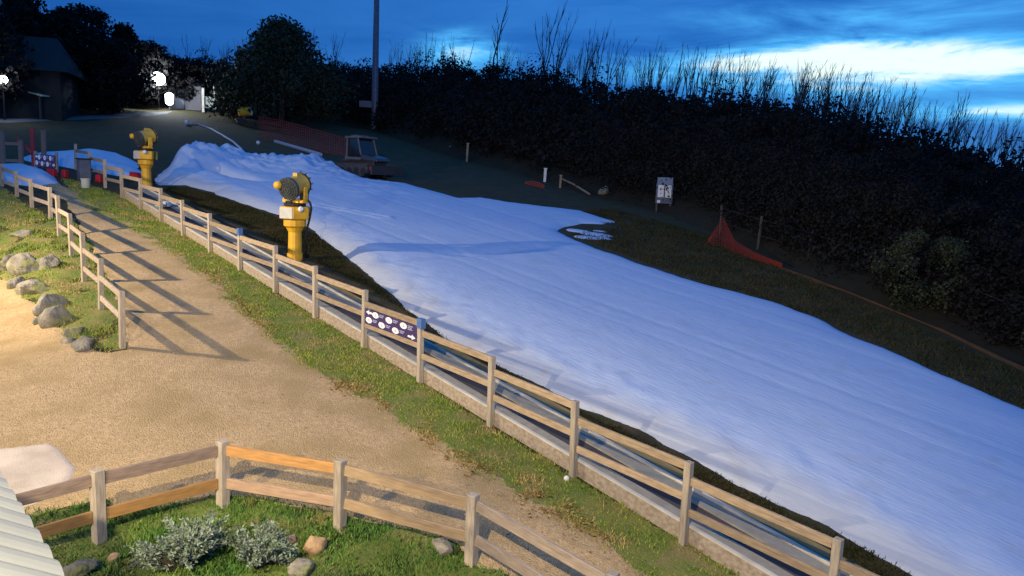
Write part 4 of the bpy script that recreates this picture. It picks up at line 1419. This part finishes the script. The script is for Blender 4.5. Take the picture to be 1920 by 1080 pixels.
# ------------------------------------------------------------------ tall pole
P = G(702, 243)
t = thing('utility_pole', 'tall dark pole rising above the forest past the top of the view', 'pole', P)
MB().tube([(0, 0, -.3), (0, 0, 7), (.02, 0, 15)], [.30, .26, .20], 12).build('shaft', M['steel'], t)
MB().box((-.75, -.1, 2.1), (1.1, .5, .55)).build('cabinet', M['steel'], t, bevel=.03)
MB().box((0, 0, 13.6), (2.2, .12, .14)).build('crossarm', M['steel'], t)

# ------------------------------------------------------------------ far lamps and buildings
def flood(label, P, H, size, power, color=(.92, .95, 1.0)):
    t = thing('floodlight', label, 'floodlight', P, 0, 'lit floodlights')
    MB().tube([(0, 0, -.2), (0, 0, H)], [.05, .04], 8).build('pole', M['black'], t)
    face = -np.array(P[:2]) / np.linalg.norm(P[:2]); a_ = math.atan2(face[1], face[0])
    hd = MB().lathe([(size * .2, -.22), (size * .46, -.10), (size * .47, .10)], (0, 0, 0), (1, 0, 0), 20).build('housing', M['steel_dark'], t, (0, 0, H), (0, 0, a_))
    MB().lathe([(size * .46, .10), (size * .50, .13), (size * .46, .2), (size * .3, .28)], (0, 0, 0), (1, 0, 0), 20).build('lens', M['lens'], hd)
    w = np.array([P[0], P[1], P[2] + H]) + np.array([face[0], face[1], -.25]) * .6
    lamp('floodlight_beam', w, power, color, .2)
    return t


P = G(298, 206); flood('brightest floodlight, white and round, in front of the dark trees', P, height_to(P, 148), 1.05, 1500)
P = G(9, 227); flood('small bright floodlight at the far left beside the lodge', P, height_to(P, 150), .50, 110)
P = G(318, 206)
t = thing('floodlight', 'smaller white light hanging lower just right of the brightest floodlight', 'floodlight', P, 0, 'lit floodlights')
MB().tube([(0, 0, -.2), (0, 0, height_to(P, 166))], .06, 8).build('pole', M['steel'], t)
MB().lathe([(.10, -.75), (.30, -.6), (.34, .1), (.16, .25)], (0, 0, height_to(P, 180)), (0, 0, 1), 14).build('lens', M['lens_small'], t)

# shed behind the lamp
P = G(352, 205)
t = thing('shed', 'grey lit shed with a low roof behind the bright floodlight', 'shed', P, .15)
MB().box((0, 0, .9), (2.6, 1.6, 2.0)).build('wall', M['shed_wall'], t)
MB().add([(-1.5, -1, 1.9), (1.5, -1, 1.9), (1.5, 1, 1.9), (-1.5, 1, 1.9), (-1.5, 0, 2.5), (1.5, 0, 2.5)], [(0, 1, 5, 4), (2, 3, 4, 5), (0, 4, 3), (1, 2, 5), (0, 3, 2, 1)]).build('roof', M['roof_dark'], t)
MB().box((-.4, -.82, .75), (.7, .05, 1.6)).build('door', M['cabinet'], t)
P = G(391, 211)
t = thing('gate_frame', 'pale frame of two upright posts with a panel between, left of the yellow gun cart', 'gate', P, .2)
MB().box((-.42, 0, .95), (.20, .16, 2.1)).build('post', M['white_edge'], t)
MB().box((.52, 0, 1.25), (.20, .16, 1.9)).build('post', M['white_edge'], t)
MB().box((.05, .02, .85), (.74, .06, .95)).build('panel', M['pale_wall'], t)
P = G(443, 211); H = height_to(P, 116)
tag(MB().box((0, 0, H / 2), (.36, .30, H)).box((.05, 0, H - .25), (.62, .34, .5)).build('pale_post', M['pale_wall'], None, P, (0, .04, 0)), 'tall pale post with a wider head rising behind the big bushy tree', 'post')

# lodge
P = G(40, 222); ld = np.array(P)
t = thing('lodge', 'dark gabled lodge at the left behind the lit awning', 'lodge', P, math.radians(18))
MB().box((-2.5, 2.5, 1.5), (9.5, 5, 3.2)).build('wall', M['building'], t)
MB().add([(-7.8, -.5, 3.0), (2.8, -.5, 3.0), (2.8, 5.5, 3.0), (-7.8, 5.5, 3.0), (-7.8, 2.5, 5.4), (1.6, 2.5, 5.4)], [(0, 1, 5, 4), (2, 3, 4, 5), (0, 4, 3), (1, 2, 5), (0, 3, 2, 1)]).build('roof', M['roof_dark'], t)
MB().box((-4, -.02, 1.0), (1.0, .08, 2.0)).build('door', M['steel_dark'], t)
P = G(76, 222)
t = thing('awning', 'pale lit awning roof on posts in front of the dark lodge', 'awning', P, math.radians(-12))
MB().add([(-1.0, -.9, 1.78), (1.05, -.9, 1.38), (1.05, .9, 1.45), (-1.0, .9, 1.85), (-1.0, -.9, 1.70), (1.05, -.9, 1.30), (1.05, .9, 1.37), (-1.0, .9, 1.77)],
         [(0, 1, 2, 3), (7, 6, 5, 4), (0, 4, 5, 1), (1, 5, 6, 2), (2, 6, 7, 3), (3, 7, 4, 0)]).build('roof', M['awning'], t)
for x in (-.85, -.05, .75):
    MB().box((x, -.75, .75), (.09, .09, 1.6)).build('post', M['steel_dark'], t)

# ------------------------------------------------------------------ station at the head of the path
SG = lambda u, v: GP(u, v)
P0, P1 = SG(68, 322), SG(107, 324)
f_ = np.array([0, -.06, 0])
lowz = max(P0[2], P1[2]) + .22
dsg = direction_sign(np.array([P0[0], P0[1], lowz]) + f_, np.array([P1[0], P1[1], lowz - .03]) + f_, .52, 'purple board with rows of white discs at the head of the path')
for P in (P0, P1):
    MB().box((0, 0, 0), (.09, .09, 1.0)).build('post', M['wood_pale'], dsg, np.array([P[0], P[1], P[2] + .35]) - np.array(dsg.location))
t = thing('boom_gate', 'red upright post with a slanting red arm left of the small purple sign', 'gate', SG(64, 318), 0)
Hq = height_to(SG(64, 318), 240)
MB().box((0, 0, Hq / 2), (.13, .12, Hq)).build('post', M['red_wood'], t)
A, B = np.array([0, -.1, height_to(SG(64, 318), 287)]), np.array([-.62, -.1, height_to(SG(64, 318), 259)])
MB().tube([A, B], .065, 6).build('arm', M['red_wood'], t)
t = thing('timber_gate', 'dull timber gate frame at the far left edge beside the red post', 'gate', SG(22, 320), 0)
Lq = np.array(t.location)
for u, vt in ((-14, 250), (7, 245), (41, 263)):
    P = SG(u, 320); H = height_to(P, vt)
    MB().box((0, 0, H / 2), (.15, .13, H)).build('post', M['wood_grey'], t, P - Lq)
for vv in (268, 300):
    A, B = SG(-14, 320), SG(44, 320)
    rail(t, Z_(A, height_to(A, vv)), Z_(B, height_to(B, vv + 2)), .12, .04, 'wood_grey')
P = SG(83, 317); H = height_to(P, 246)
tag(MB().box((0, 0, H / 2), (.16, .13, H)).box((0, 0, H + .02), (.19, .16, .05)).build('timber_post', M['wood_grey'], None, P, (0, .02, 0), bevel=.01), 'pale timber post standing right of the red post', 'post')
for (u, v, wd, lab) in ((97, 331, .42, 'red crash pad under the small purple sign'), (122, 333, .22, 'narrow red crash pad beside the fence head'), (186, 342, .26, 'dark red crash pad beside the grey blue cabinet'), (253, 337, .50, 'flat dark red pad against the foot of the far snow gun')):
    b = MB().box((0, 0, .16), (wd, .22, .32), taper=.9).box((0, 0, .16), (wd * 1.03, .10, .05))
    tag(b.build('crash_pad', M['red'], None, SG(u, v), (0, .05, -.3), bevel=.03), lab, 'crash pad', 'red crash pads')
P = SG(158, 338)
t = thing('control_cabinet', 'grey blue control cabinet with a dark lid at the head of the conveyor', 'cabinet', P, fence_yaw)
MB().box((0, 0, .42), (.5, .4, .84)).build('body', M['cabinet'], t, bevel=.015)
MB().box((0, 0, .87), (.58, .48, .06)).build('lid', M['black'], t)
MB().box((0, -.21, .5), (.34, .02, .4)).build('door', M['steel'], t)
P = SG(161, 353)
b = MB().lathe([(.13, 0), (.15, .02), (.17, .34), (.185, .35), (.185, .38), (.15, .38), (.14, .06)], n=16)
tag(b.build('bucket', M['terracotta'], None, P, smooth_=False), 'pale bucket in the grass at the foot of the grey blue cabinet', 'bucket')
sb = s_at_u(281)
Pb = R0 + RDU * sb + RN * .45
zb = plane(Pb[0], Pb[1]) + .268
t = thing('snow_tube', 'white rounded snow tube lying on the conveyor belt behind the fence', 'snow tube', (Pb[0], Pb[1], zb), fence_yaw)
ringp = [np.array([.24 * math.cos(w), .17 * math.sin(w), .10]) for w in np.linspace(0, 2 * PI, 21)]
MB().tube(ringp, .095, 10, False).build('ring', M['white'], t, smooth_=True)
MB().lathe([(.16, .05), (.16, .08)], n=14).build('seat', M['sign_white'], t)
